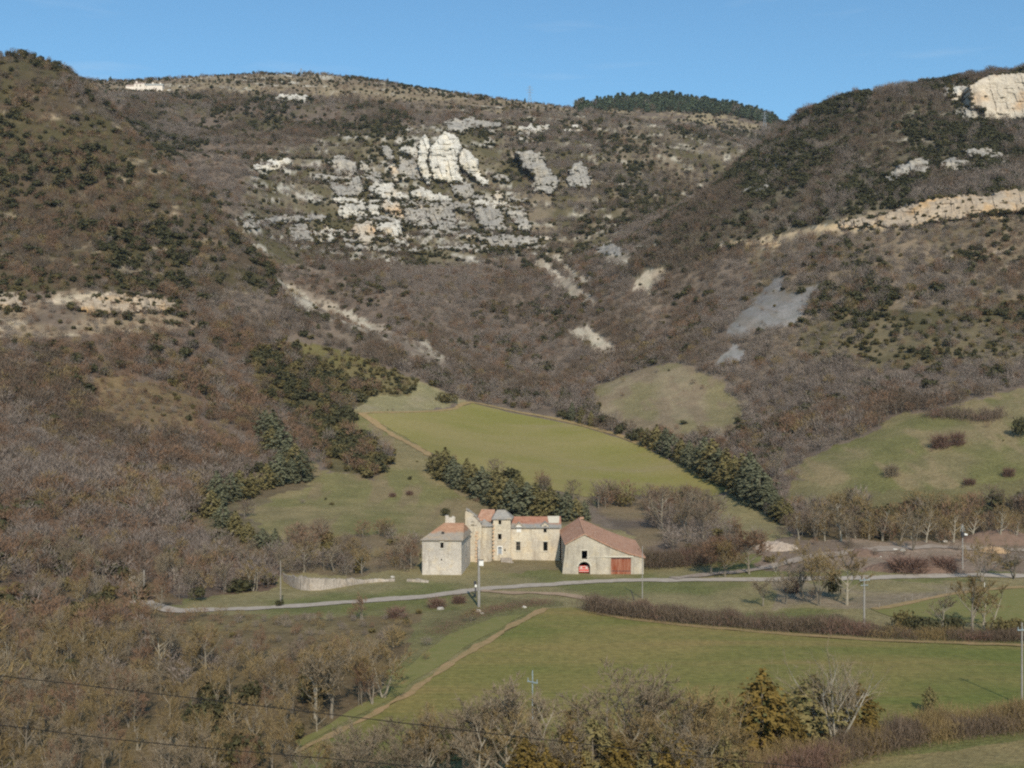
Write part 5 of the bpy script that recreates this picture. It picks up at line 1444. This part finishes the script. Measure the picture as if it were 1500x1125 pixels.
# barn
barn = empty('barn', (0, 0, 0)); tagp(barn, 'stone barn with long red tiled roof and rust-red double door beside the road', 'barn')
YB = 312.0; kb = YB / F
xb_ = lambda px: (px - CX) * kb
zb_ = lambda py: CH - (py - CY) * kb
q = MB()
arch = [(xb_(847.3), -.3), (xb_(864.3), -.3), (xb_(864.3), 1.9)]
ca_, ra_ = (xb_(847.3) + xb_(864.3)) / 2, (xb_(864.3) - xb_(847.3)) / 2
arch += [(ca_ + ra_ * math.cos(t), 1.9 + ra_ * .85 * math.sin(t)) for t in np.linspace(0, PI, 13)[1:-1]] + [(xb_(847.3), 1.9)]
dx0, dx1, dz1 = xb_(895), xb_(924.3), zb_(816.5)
outl = [(13.3, -2), (35.4, -2), (35.4, 4.35), (31.5, 5.3), (27.5, 6.75), (23.5, 8.6), (19.45, 10.55), (16.5, 9.35), (14.45, 8.1)]
panel(q, outl, [arch, rect(xb_(852), zb_(819), xb_(860.3), zb_(806.5)), rect(dx0, -.3, dx1, dz1)], (0, YB, 0), (1, 0, 0), .8)
panel(q, [(.81, -2), (28, -2), (28, 5.0), (.81, 4.3)], [], (35.4, YB, 0), (0, 1, 0), .8)
panel(q, [(0, -2), (27.19, -2), (27.19, 8.0), (0, 8.0)], [], (14.0, YB + 28, 0), (.0135, -1, 0), .8)
panel(q, [(.81, -2), (20.4, -2), (20.4, 8), (16, 10.8), (.81, 5)], [], (35.4, YB + 28, 0), (-1, 0, 0), .8)
q.build('wall', MAT['wall_barn'], barn)
q = MB(); ys, ye = YB - .35, YB + 28.3
Rf, Rb = Vector((19.45, ys, 10.85)), Vector((19.5, ye, 11.75))
slab(q, [Rf, Rb, (13.7, ye, 8.0), (14.05, ys, 8.05)], .28)
midf = [Vector((23.5, ys, 8.87)), Vector((27.5, ys, 7.0)), Vector((31.5, ys, 5.55)), Vector((35.9, ys, 4.45))]
midb = [Vector((23.7, ye, 9.9)), Vector((27.8, ye, 8.1)), Vector((32, ye, 6.5)), Vector((36.2, ye, 5.2))]
pf, pb = Rf, Rb
for f_, k_ in zip(midf, midb):
    slab(q, [pf, f_, k_, pb], .28); pf, pb = f_, k_
q.build('roof', MAT['roof_barn'], barn)
q = MB(); q.tube(Rf + Vector((0, 0, .02)), Rb + Vector((0, 0, .02)), .13, .13, 6); q.box((20.4, ye - .5, 11.8), (1.2, .6, .5)); q.build('ridge_tiles', MAT['roof_barn'], barn)
for i in range(2):
    w_ = (dx1 - dx0) / 2; q = MB()
    for j in range(6): q.box((dx0 + i * w_ + (j + .5) * w_ / 6, YB + .22 + .02 * (j % 2), dz1 / 2 - .15), (w_ / 6 - .03, .08, dz1 + .3))
    lf = q.build('door', MAT['rust_door'], barn)
    q = MB(); q.box((dx0 + i * w_ + w_ / 2, YB + .16, dz1 - .35), (w_ - .15, .05, .14)); q.box((dx0 + i * w_ + w_ / 2, YB + .16, .7), (w_ - .15, .05, .14)); q.build('brace', MAT['dark_metal'], lf)
q = MB(); q.box(((dx0 + dx1) / 2 - .6, YB - .06, dz1 + .2), (dx1 - dx0 + 2.4, .28, .34)); q.box((xb_(876), YB - .05, zb_(816.2)), (6.3, .16, .1)); q.build('lintel', MAT['lintel'], barn)
q = MB(); x0, x1, z0, z1 = xb_(852), xb_(860.3), zb_(819), zb_(806.5)
q.box(((x0 + x1) / 2, YB - .05, z0 - .15), (x1 - x0 + .6, .3, .24)); q.box(((x0 + x1) / 2, YB - .05, z1 + .15), (x1 - x0 + .6, .3, .26)); q.box((x0 - .14, YB - .04, (z0 + z1) / 2), (.24, .24, z1 - z0)); q.box((x1 + .14, YB - .04, (z0 + z1) / 2), (.24, .24, z1 - z0))
q.build('window_surround', MAT['lintel'], barn)
q = MB()
for i in range(11):
    t0 = PI * i / 11; t1 = PI * (i + .9) / 11; tm = (t0 + t1) / 2
    q.box((ca_ + (ra_ + .22) * math.cos(tm), YB - .05, 1.9 + (ra_ * .85 + .22) * math.sin(tm)), (.42, .26, .42), 0, Matrix.Rotation(-tm, 3, 'Y'))
q.build('arch_stones', MAT['lintel'], barn)
# red and white load in the archway
gb = gz(ca_, YB + 1.5)
tr = empty('trailer', (ca_, YB + 1.6, max(gb, 0))); tagp(tr, 'bright red and white banded trailer filling the lower half of the barn archway', 'trailer')
q = MB(); q.box((0, .6, 1.05), (2.75, 1.6, 1.75)); q.build('body', MAT['red_paint'], tr)
for z in (.45, 1.05, 1.72):
    q = MB(); q.box((0, -.24, z), (2.7, .08, .13)); q.build('rail', MAT['white_paint'], tr)
for s in (-1, 1):
    q = MB(); q.box((s * .75, -.27, 1.4), (.55, .06, .28)); q.build('lamp_panel', MAT['white_paint'], tr)
    q = MB(); q.tube((s * .95 - .1, .5, .0), (s * .95 + .1, .5, .0), .32, .32, 12, True); q.build('wheel', MAT['dark_metal'], tr)

# ------------------------------------------------------------------ low stone wall and rubble heaps
def stone_wall(name, pix, tops, label, mat, th=.7):
    g = [G(*p) for p in pix]; vs = []; fs = []
    path = subdiv([(p.x, p.y) for p in g], 20); hs = subdiv([(t, 0) for t in tops], 20)
    for i, q in enumerate(path):
        z = h1(q[0], q[1]); hh = hs[i][0] * (1 + .10 * (random.random() - .5)) + .9 * (float(fbm(q[0] / 2.2, q[1] / 2.2, 3, 3)) - .5)
        for (dy, zz_) in ((0, -.6), (.1, hh * .55), (.2, hh), (.2 + th, hh), (.3 + th, -.6)):
            vs.append((q[0] + random.uniform(-.06, .06), q[1] + dy + random.uniform(-.05, .05), z + zz_))
        if i:
            k_ = (i - 1) * 5; fs += [(k_ + t, k_ + 5 + t, k_ + 6 + t, k_ + 1 + t) for t in range(4)]
    n_ = len(vs); fs += [(0, 1, 2, 3, 4), (n_ - 1, n_ - 2, n_ - 3, n_ - 4, n_ - 5)]
    me = bpy.data.meshes.new(name); me.from_pydata(vs, [], fs); me.materials.append(MAT[mat]); me.update()
    return tagp(link(bpy.data.objects.new(name, me)), label, 'wall')


stone_wall('stone_wall', [(414, 850), (424, 858), (440, 864), (465, 865), (495, 861), (525, 856), (552, 853), (578, 852)], [1.6, 2.6, 3.2, 3.1, 2.3, 1.4, .8, .5], 'curved dry-stone retaining wall between the road and the scrub, left of the house', 'wall_rubble')
stone_wall('stone_wall', [(596, 852), (612, 853), (628, 854)], [.5, .6, .4], 'short broken remnant of low wall in front of the stone house', 'wall_rubble')


def heap(name, px, py, wp, hp, dep, mat, label, cat='mound', seed=1, lump=.25):
    g = G(px, py); w = wp / F * g.y / 2; h = hp / F * g.y; n = 40; m_ = 16; vs = []; fs = []
    for j in range(m_ + 1):
        for i in range(n + 1):
            u_ = i / n * 2 - 1; v_ = j / m_ * 2 - 1
            r_ = math.sqrt(u_ * u_ + v_ * v_); x = u_ * w; y = v_ * dep
            pf = max(0, 1 - r_ ** 2.2)
            z = h * pf * (.7 + .6 * float(fbm(x / (w * .35) + seed, y / 2 + seed, 3, seed))) + lump * (float(fbm(x * 1.3, y * 1.3, 2, seed + 4)) - .5) * (pf > 0)
            vs.append((x, y, z - .35 + (h1(g.x + x, g.y + dep * .6 + y) - g.z)))
    for j in range(m_):
        for i in range(n):
            a_ = j * (n + 1) + i; fs.append((a_, a_ + 1, a_ + n + 2, a_ + n + 1))
    me = bpy.data.meshes.new(name); me.from_pydata(vs, [], fs); me.materials.append(MAT[mat]); me.update()
    o = link(bpy.data.objects.new(name, me)); o.location = (g.x, g.y + dep * .6, g.z)
    return tagp(o, label, cat)


heap('rubble_mound', 1140, 806, 72, 11, 5, 'rubble', 'long mound of pale pinkish rubble behind the roadside trees', seed=2, lump=1.2)
heap('earth_mound', 1470, 797, 120, 18, 6, 'earth', 'broad brown earth mound in front of the tall tree row', seed=3)
heap('sand_heap', 1462, 810, 50, 9, 3, 'sand', 'low orange sand heap in front of the earth mound', seed=4)
heap('earth_bank', 1340, 838, 150, 16, 5, 'earth', 'reddish-brown earth bank between yard and road', seed=5, lump=.8)
heap('dirt_heap', 1270, 815, 60, 9, 4, 'earth', 'small reddish dirt heap at the left of the yard', seed=6, lump=.6)


def boulder(px, py, wp, label, mat='limestone', group=None, seed=1):
    g = G(px, py); w = wp / F * g.y / 2
    bm = bmesh.new(); bmesh.ops.create_icosphere(bm, subdivisions=2, radius=1)
    rng = random.Random(seed)
    for v in bm.verts:
        v.co *= rng.uniform(.78, 1.15); v.co = Vector((v.co.x * w, v.co.y * w * .8, max(v.co.z, -.4) * w * .62))
    me = bpy.data.meshes.new('boulder'); bm.to_mesh(me); bm.free(); me.materials.append(MAT[mat])
    o = link(bpy.data.objects.new('boulder', me)); o.location = g + Vector((0, 0, w * .15))
    return tagp(o, label, 'boulder', group)


boulder(700, 896, 9, 'white stone at the foot of the concrete pole', seed=1)
boulder(706, 899, 6, 'smaller white stone beside the one at the concrete pole', seed=2)
boulder(768, 890, 7, 'pale stone at the top corner of the green field', seed=3)
boulder(645, 893, 11, 'pale boulder half hidden in brambles below the road', 'limestone_grey', seed=4)
boulder(1311, 806, 7, 'pale stone block left of the dark-based yard tree', seed=5)
boulder(1322, 807, 9, 'larger pale stone block beside the dark-based yard tree', seed=6)
boulder(1384, 794, 9, 'white stone at the foot of the earth mound', seed=7)
boulder(1290, 816, 4, 'small white stone in the middle of the yard', seed=8)
boulder(30, 888, 12, 'pale boulder at the left edge above the thicket', seed=9)
boulder(197, 850, 16, 'pale boulder on the bank beside the short wooden pole', seed=10)
boulder(1030, 640, 9, 'pale stone on the grassy knoll', seed=11)
boulder(575, 846, 7, 'pale stone at the right end of the low wall', seed=12)

# ------------------------------------------------------------------ poles, wires, posts
def pole(px, ytop, ybase, rad, mat, label, arm=None, extra=None, cat='utility pole'):
    g = G(px, ybase); h = (ybase - ytop) / F * g.y
    t = empty('utility_pole', g); tagp(t, label, cat, 'utility poles')
    q = MB(); q.tube((0, 0, -1), (0, 0, h), rad, rad * .7, 10, True); q.build('pole', MAT[mat], t)
    if arm:
        q = MB(); zA = h - arm[0]; c_ = Vector((0, -.2, zA)); rz = arm[2]
        q.box(c_, (arm[1], .14, .14), rz)
        ar = q.build('crossarm', MAT['galvanised'], t)
        for s in (-.9, 0, .9):
            q = MB(); d = Vector((math.cos(rz), math.sin(rz), 0)) * s * arm[1] / 2
            q.tube(c_ + d + Vector((0, 0, .07)), c_ + d + Vector((0, 0, .5)), .07, .05, 8, True); q.build('insulator', MAT['galvanised'], ar)
    if extra: extra(t, h)
    return t


def ext_conc(t, h):
    q = MB(); q.tube((0, 0, h - 4.0), (0, 0, h + .1), .30, .30, 12, True); q.build('sleeve', MAT['wall_pale'], t)
    q = MB(); q.box((.55, -.3, h - 5.0), (1.0, .6, 1.2)); bx = q.build('meter_box', MAT['white_paint'], t)
    q = MB(); q.box((.55, -.3, h - 4.35), (1.1, .7, .1)); q.build('lid', MAT['dark_metal'], bx)
    q = MB(); q.tube((-.34, .1, h - 5.4), (-.34, .1, h - 1.4), .05, .05, 6); q.build('conduit', MAT['dark_metal'], t)


def ext_lamp(t, h):
    q = MB(); q.tube((-.15, -.3, h - 3.3), (-.15, -.3, h - 2.0), .42, .42, 12, True); q.build('transformer', MAT['dark_metal'], t)
    q = MB(); q.box((.75, -.3, h - 2.7), (.8, .5, .4)); q.box((.35, -.2, h - 2.5), (.8, .12, .12)); q.build('lamp', MAT['white_paint'], t)
    for s in (-1, 1):
        q = MB(); q.tube((0, 0, h - .1), (s * .7, -.1, h - 2.0), .05, .05, 6); q.build('stay', MAT['galvanised'], t)


pole(411, 822, 886, .16, 'old_wood', 'thin grey wooden pole beside the low stone wall')
pole(211, 835, 876, .26, 'old_wood', 'short thick wooden pole left of the road bend')
pole(701.5, 792, 889, .33, 'concrete', 'thick concrete pole with white meter box in front of the castle', None, ext_conc)
pole(941, 800, 877, .13, 'concrete', 'thin grey pole in front of the barn corner')
pole(1266, 848, 919, .22, 'concrete', 'grey pole with blue-green crossarm beside the golden trees', (.25, 2.4, .3), lambda t, h: (lambda q: (q.box((0, -.2, h - 1.3), (1.8, .12, .12), .3), q.build('lower_crossarm', MAT['galvanised'], t)))(MB()))
pole(1410, 768, 834, .22, 'concrete', 'pole with dark transformer and white lamp in the yard', None, ext_lamp)
pole(1497, 912, 1034, .17, 'concrete', 'tall thin pole with crossarm in the field at the right edge', (1.1, 1.7, .2))
pole(780, 982, 1100, .11, 'galvanised', 'slim galvanised pole with tilted crossarm rising in front of the green field', (1.6, 1.8, -.7))
# dark post by the concrete pole
g = G(696.5, 873); t = empty('sign_post', g); tagp(t, 'short dark post with a small white plate left of the concrete pole', 'post')
q = MB(); q.tube((0, 0, -.3), (0, 0, 2.6), .16, .16, 8, True); q.box((-.1, 0, 3.0), (.6, .4, 1.1)); q.box((-.15, -.05, .1), (.7, .4, .3)); q.build('pole', MAT['dark_metal'], t)
q = MB(); q.box((.1, -.26, 2.45), (.5, .06, .6)); q.build('plate', MAT['white_paint'], t)
for i, (px, py, hp) in enumerate([(1288, 891, 9), (1326, 882, 8), (1336, 880, 10), (1386, 869, 9), (1442, 862, 10)]):
    g = G(px, py); q = MB(); q.tube((0, 0, -.3), (.04, 0, hp / F * g.y), .09, .07, 7, True)
    o = q.build('fence_post', MAT['old_wood' if i < 4 else 'white_paint']); o.location = g
    tagp(o, ('weathered post, %s from the crossarm pole, along the small field' % ORD[i]) if i < 4 else 'white marker post along the small field by the road', 'post', 'fence posts by the small field')
q = MB(); g = G(930, 880); q.tube((0, 0, -.3), (-1.0, 0, 2.6), .13, .1, 7, True); o = q.build('leaning_post', MAT['dark_metal']); o.location = g
tagp(o, 'dark leaning post beside the thin grey pole above the hedge', 'post')
# timber rails in the yard
for i, (a_, b2, lab) in enumerate([((1458, 832), (1478, 823), 'upper weathered timber lying in the yard at right'), ((1474, 816), (1506, 822), 'long pale rail across the yard at the frame edge'), ((1452, 828), (1470, 824), 'lower weathered timber lying in the yard at right')]):
    p0 = G(*a_); p1 = G(*b2); q = MB(); q.tube(p0 + Vector((0, 0, .5)), p1 + Vector((0, 0, .9)), .14, .11, 7, True); q.tube(p0 + Vector((.1, 0, -.3)), p0 + Vector((.1, 0, .6)), .1, .1, 6); q.tube(p1 + Vector((-.1, 0, -.3)), p1 + Vector((-.1, 0, 1)), .1, .1, 6)
    tagp(q.build('timber_rail', MAT['old_wood']), lab, 'timber')

for lab, pts in (('upper black power cable crossing the lower left', [(-620, 925), (0, 990), (480, 1046), (830, 1087), (1150, 1121), (1500, 1154)]), ('lower black power cable crossing the bottom left corner', [(-620, 985), (0, 1062), (200, 1086), (500, 1113), (700, 1130), (1000, 1152)])):
    pp = subdiv([W(px, py, 88 - .006 * px) for px, py in pts], 12); q = MB()
    for i in range(len(pp) - 1): q.tube(pp[i], pp[i + 1], .034, .034, 6)
    tagp(q.build('power_cable', MAT['cable']), lab, 'cable', 'power cables')

# ------------------------------------------------------------------ far things: plateau farmhouse, car, pylons
g = G(211, 133); Df = g.y - 1; mp = Df / F
fx = lambda px: (px - CX) * mp
gzf = g.z
fh = empty('farmhouse', (0, 0, 0)); tagp(fh, 'long pinkish-white farmhouse on the plateau rim at upper left', 'house')
def fblock(x0, x1, y0, y1, h, rise, roofmat, wins):
    q = MB()
    panel(q, [(x0, -4), (x1, -4), (x1, h), (x0, h)], [rect(*w_) for w_ in wins], (0, y0, gzf), (1, 0, 0), .5)
    panel(q, [(.51, -4), (y1 - y0, -4), (y1 - y0, h), ((y1 - y0) / 2, h + rise), (.51, h)], [], (x1, y0, gzf), (0, 1, 0), .5)
    panel(q, [(0, -4), (y1 - y0 - .51, -4), (y1 - y0 - .51, h), ((y1 - y0) / 2, h + rise), (0, h)], [], (x0, y1, gzf), (0, -1, 0), .5)
    panel(q, [(.51, -4), (x1 - x0 - .51, -4), (x1 - x0 - .51, h), (.51, h)], [], (x1, y1, gzf), (-1, 0, 0), .5)
    q.build('wall', MAT['farm_wall'], fh)
    q = MB(); ym = (y0 + y1) / 2
    slab(q, [(x0 - .3, y0 - .4, gzf + h - .1), (x1 + .3, y0 - .4, gzf + h - .1), (x1 + .3, ym, gzf + h + rise), (x0 - .3, ym, gzf + h + rise)], .2)
    slab(q, [(x0 - .3, ym, gzf + h + rise), (x1 + .3, ym, gzf + h + rise), (x1 + .3, y1 + .4, gzf + h - .1), (x0 - .3, y1 + .4, gzf + h - .1)], .2)
    q.build('roof', MAT[roofmat], fh)
    for w_ in wins:
        p_ = MB(); p_.box(((w_[0] + w_[2]) / 2, y0 + .3, gzf + (w_[1] + w_[3]) / 2), (w_[2] - w_[0], .08, w_[3] - w_[1])); p_.build('window', MAT['shutter'], fh)


mat_plain('farm_wall', (.72, .63, .54), (.66, .57, .49), .5, .9)
mat_plain('farm_roof', (.50, .37, .30), (.40, .30, .25), .5, .9)
fblock(fx(184), fx(196.3), Df, Df + 8, 5.4, 2.2, 'farm_roof', [])
fblock(fx(196.5), fx(212), Df - .6, Df + 9, 8.0, 2.2, 'farm_roof', [(fx(200), 4.6, fx(201.6), 6.6), (fx(205), 4.2, fx(207), 6.4), (fx(199), 0.1, fx(201), 2.4), (fx(206), .4, fx(207.3), 1.8)])
fblock(fx(212.2), fx(238), Df, Df + 8, 6.2, 2.6, 'roof_slate', [(fx(218), .3, fx(219.6), 2.2), (fx(214), 3.6, fx(215.2), 5), (fx(228), .3, fx(229), 1.8)])
for px_c in (198.5, 222.5, 233.5):
    q = MB(); q.box((fx(px_c), Df + 4.2, gzf + (10.4 if px_c < 210 else 9)), (1.8, 1.2, 2.4)); q.build('chimney', MAT['farm_wall'], fh)
gc = G(248, 133); cr = empty('parked_car', (fx(248), Df + 1, max(gc.z, gzf - .3))); tagp(cr, 'small white vehicle parked right of the plateau farmhouse', 'car')
q = MB(); q.box((0, 0, .75), (4.2, 1.75, .75)); q.box((-.3, 0, 1.4), (2.5, 1.6, .7)); q.build('body', MAT['white_paint'], cr)
for sx in (-1.3, 1.3):
    for sy in (-.8, .8):
        q = MB(); q.tube((sx, sy - .1, .35), (sx, sy + .1, .35), .35, .35, 12, True); q.build('wheel', MAT['dark_metal'], cr)
q = MB(); q.box((-.3, -.81, 1.42), (2.1, .04, .42)); q.build('window', MAT['window_dark'], cr)


def pylon(px, py, hp, label, bury=6.0):
    g = G(px, py); h = hp / F * g.y; b0 = h * .11
    t = empty('pylon', g); tagp(t, label, 'pylon', 'electricity pylons on the skyline')
    lev = [(-bury, b0 * 1.2), (h * .25, b0 * .75), (h * .5, b0 * .48), (h * .72, b0 * .3), (h, .25)]
    q = MB(); th = .13
    for (za, ra), (zb2, rb) in zip(lev[:-1], lev[1:]):
        ca4 = [Vector((sx * ra, sy * ra, za)) for sx, sy in ((-1, -1), (1, -1), (1, 1), (-1, 1))]; cb4 = [Vector((sx * rb, sy * rb, zb2)) for sx, sy in ((-1, -1), (1, -1), (1, 1), (-1, 1))]
        for i in range(4):
            q.tube(ca4[i], cb4[i], th, th, 4); q.tube(ca4[i], cb4[(i + 1) % 4], th * .7, th * .7, 4); q.tube(ca4[(i + 1) % 4], cb4[i], th * .7, th * .7, 4); q.tube(cb4[i], cb4[(i + 1) % 4], th * .7, th * .7, 4)
    q.build('tower', MAT['pylon_steel'], t)
    for z, w_ in ((.62, 1.0), (.76, 1.25), (.9, .8)):
        q = MB(); L_ = h * .16 * w_
        for s in (-1, 1):
            q.tube((0, 0, h * z + .8), (s * L_, 0, h * z), th, th, 4); q.tube((0, 0, h * z), (s * L_, 0, h * z), th, th, 4)
            q.tube((s * L_, 0, h * z), (s * L_, 0, h * z - 1.6), .1, .1, 4)
        q.build('crossarm', MAT['pylon_steel'], t)


mat_plain('pylon_steel', (.25, .28, .31), (.2, .22, .25), .5, .6)
pylon(776, 153, 28, 'lattice pylon on the skyline right of centre, clearest of the three')
pylon(441, 112, 12, 'short lattice pylon top above the plateau grass at upper left')
pylon(1120, 190, 27, 'faint lattice pylon below the far pine hill')

# ------------------------------------------------------------------ light, sky, camera
SUN_EL, SUN_AZ = math.radians(36), math.radians(9)      # behind the camera, slightly from the right
sd = Vector((math.sin(SUN_AZ) * math.cos(SUN_EL), -math.cos(SUN_AZ) * math.cos(SUN_EL), math.sin(SUN_EL)))
sl = bpy.data.lights.new('sun', 'SUN'); sl.energy = 4.3; sl.angle = math.radians(.5); sl.color = (1, .90, .75)
so = link(bpy.data.objects.new('sun', sl)); so.rotation_euler = sd.to_track_quat('Z', 'Y').to_euler()
w = bpy.data.worlds.new('World'); sc.world = w; w.use_nodes = True
nt = w.node_tree; nt.nodes.clear()
wo = nt.nodes.new('ShaderNodeOutputWorld'); bg = nt.nodes.new('ShaderNodeBackground'); sk = nt.nodes.new('ShaderNodeTexSky')
sk.sky_type = 'NISHITA'; sk.sun_disc = False; sk.sun_elevation = SUN_EL; sk.sun_rotation = math.radians(180) - SUN_AZ
sk.altitude = 500; sk.air_density = 1.0; sk.dust_density = 1.6; sk.ozone_density = 1.5
bg.inputs['Strength'].default_value = .13
tc = nt.nodes.new('ShaderNodeTexCoord')
cl = nt.nodes.new('ShaderNodeTexNoise'); cl.inputs['Scale'].default_value = 5; cl.inputs['Detail'].default_value = 6
mp_ = nt.nodes.new('ShaderNodeMapping'); mp_.inputs['Scale'].default_value = (1, 1, 9)
nt.links.new(tc.outputs['Generated'], mp_.inputs['Vector']); nt.links.new(mp_.outputs[0], cl.inputs['Vector'])
cf = ramp(nt, cl.outputs[0], .6, .9, (0, 0, 0), (.26, .26, .26))
nt.links.new(mixc(nt, cf, mixc(nt, 1.0, sk.outputs[0], (.70, 1.05, 1.16), 'MULTIPLY'), (6.0, 6.6, 7.0)), bg.inputs['Color']); nt.links.new(bg.outputs[0], wo.inputs[0])

HZ = .000045
mh = bpy.data.materials.new('haze'); mh.use_nodes = True; nh = mh.node_tree; nh.nodes.clear()
oh = nh.nodes.new('ShaderNodeOutputMaterial'); vh = nh.nodes.new('ShaderNodeVolumePrincipled')
vh.inputs['Color'].default_value = (.86, .92, 1, 1); vh.inputs['Density'].default_value = HZ; vh.inputs['Anisotropy'].default_value = .2
nh.links.new(vh.outputs[0], oh.inputs['Volume'])
q = MB(); q.box((0, 0, (640 - 4) / 2), (19000, 19000, 640 + 4)); hz = q.build('haze', mh); tagp(hz, 'thin bluish air over the valley', None, None, 'stuff')

cd = bpy.data.cameras.new('camera'); cd.sensor_width = 36; cd.lens = 36 * F / 1500; cd.clip_end = 20000; cd.clip_start = .5
co = link(bpy.data.objects.new('camera', cd)); co.location = (0, 0, CH); co.rotation_euler = (math.radians(90), 0, 0)
sc.camera = co
sc.view_settings.view_transform = 'Standard'; sc.view_settings.look = 'None'; sc.view_settings.exposure = 0; sc.view_settings.gamma = 1
sc.render.engine = 'CYCLES'
sc.cycles.max_bounces = 4; sc.cycles.diffuse_bounces = 2; sc.cycles.glossy_bounces = 1; sc.cycles.transmission_bounces = 1; sc.cycles.transparent_max_bounces = 4
sc.cycles.use_denoising = False; sc.cycles.volume_bounces = 0
sc.cycles.filter_width = 2.2
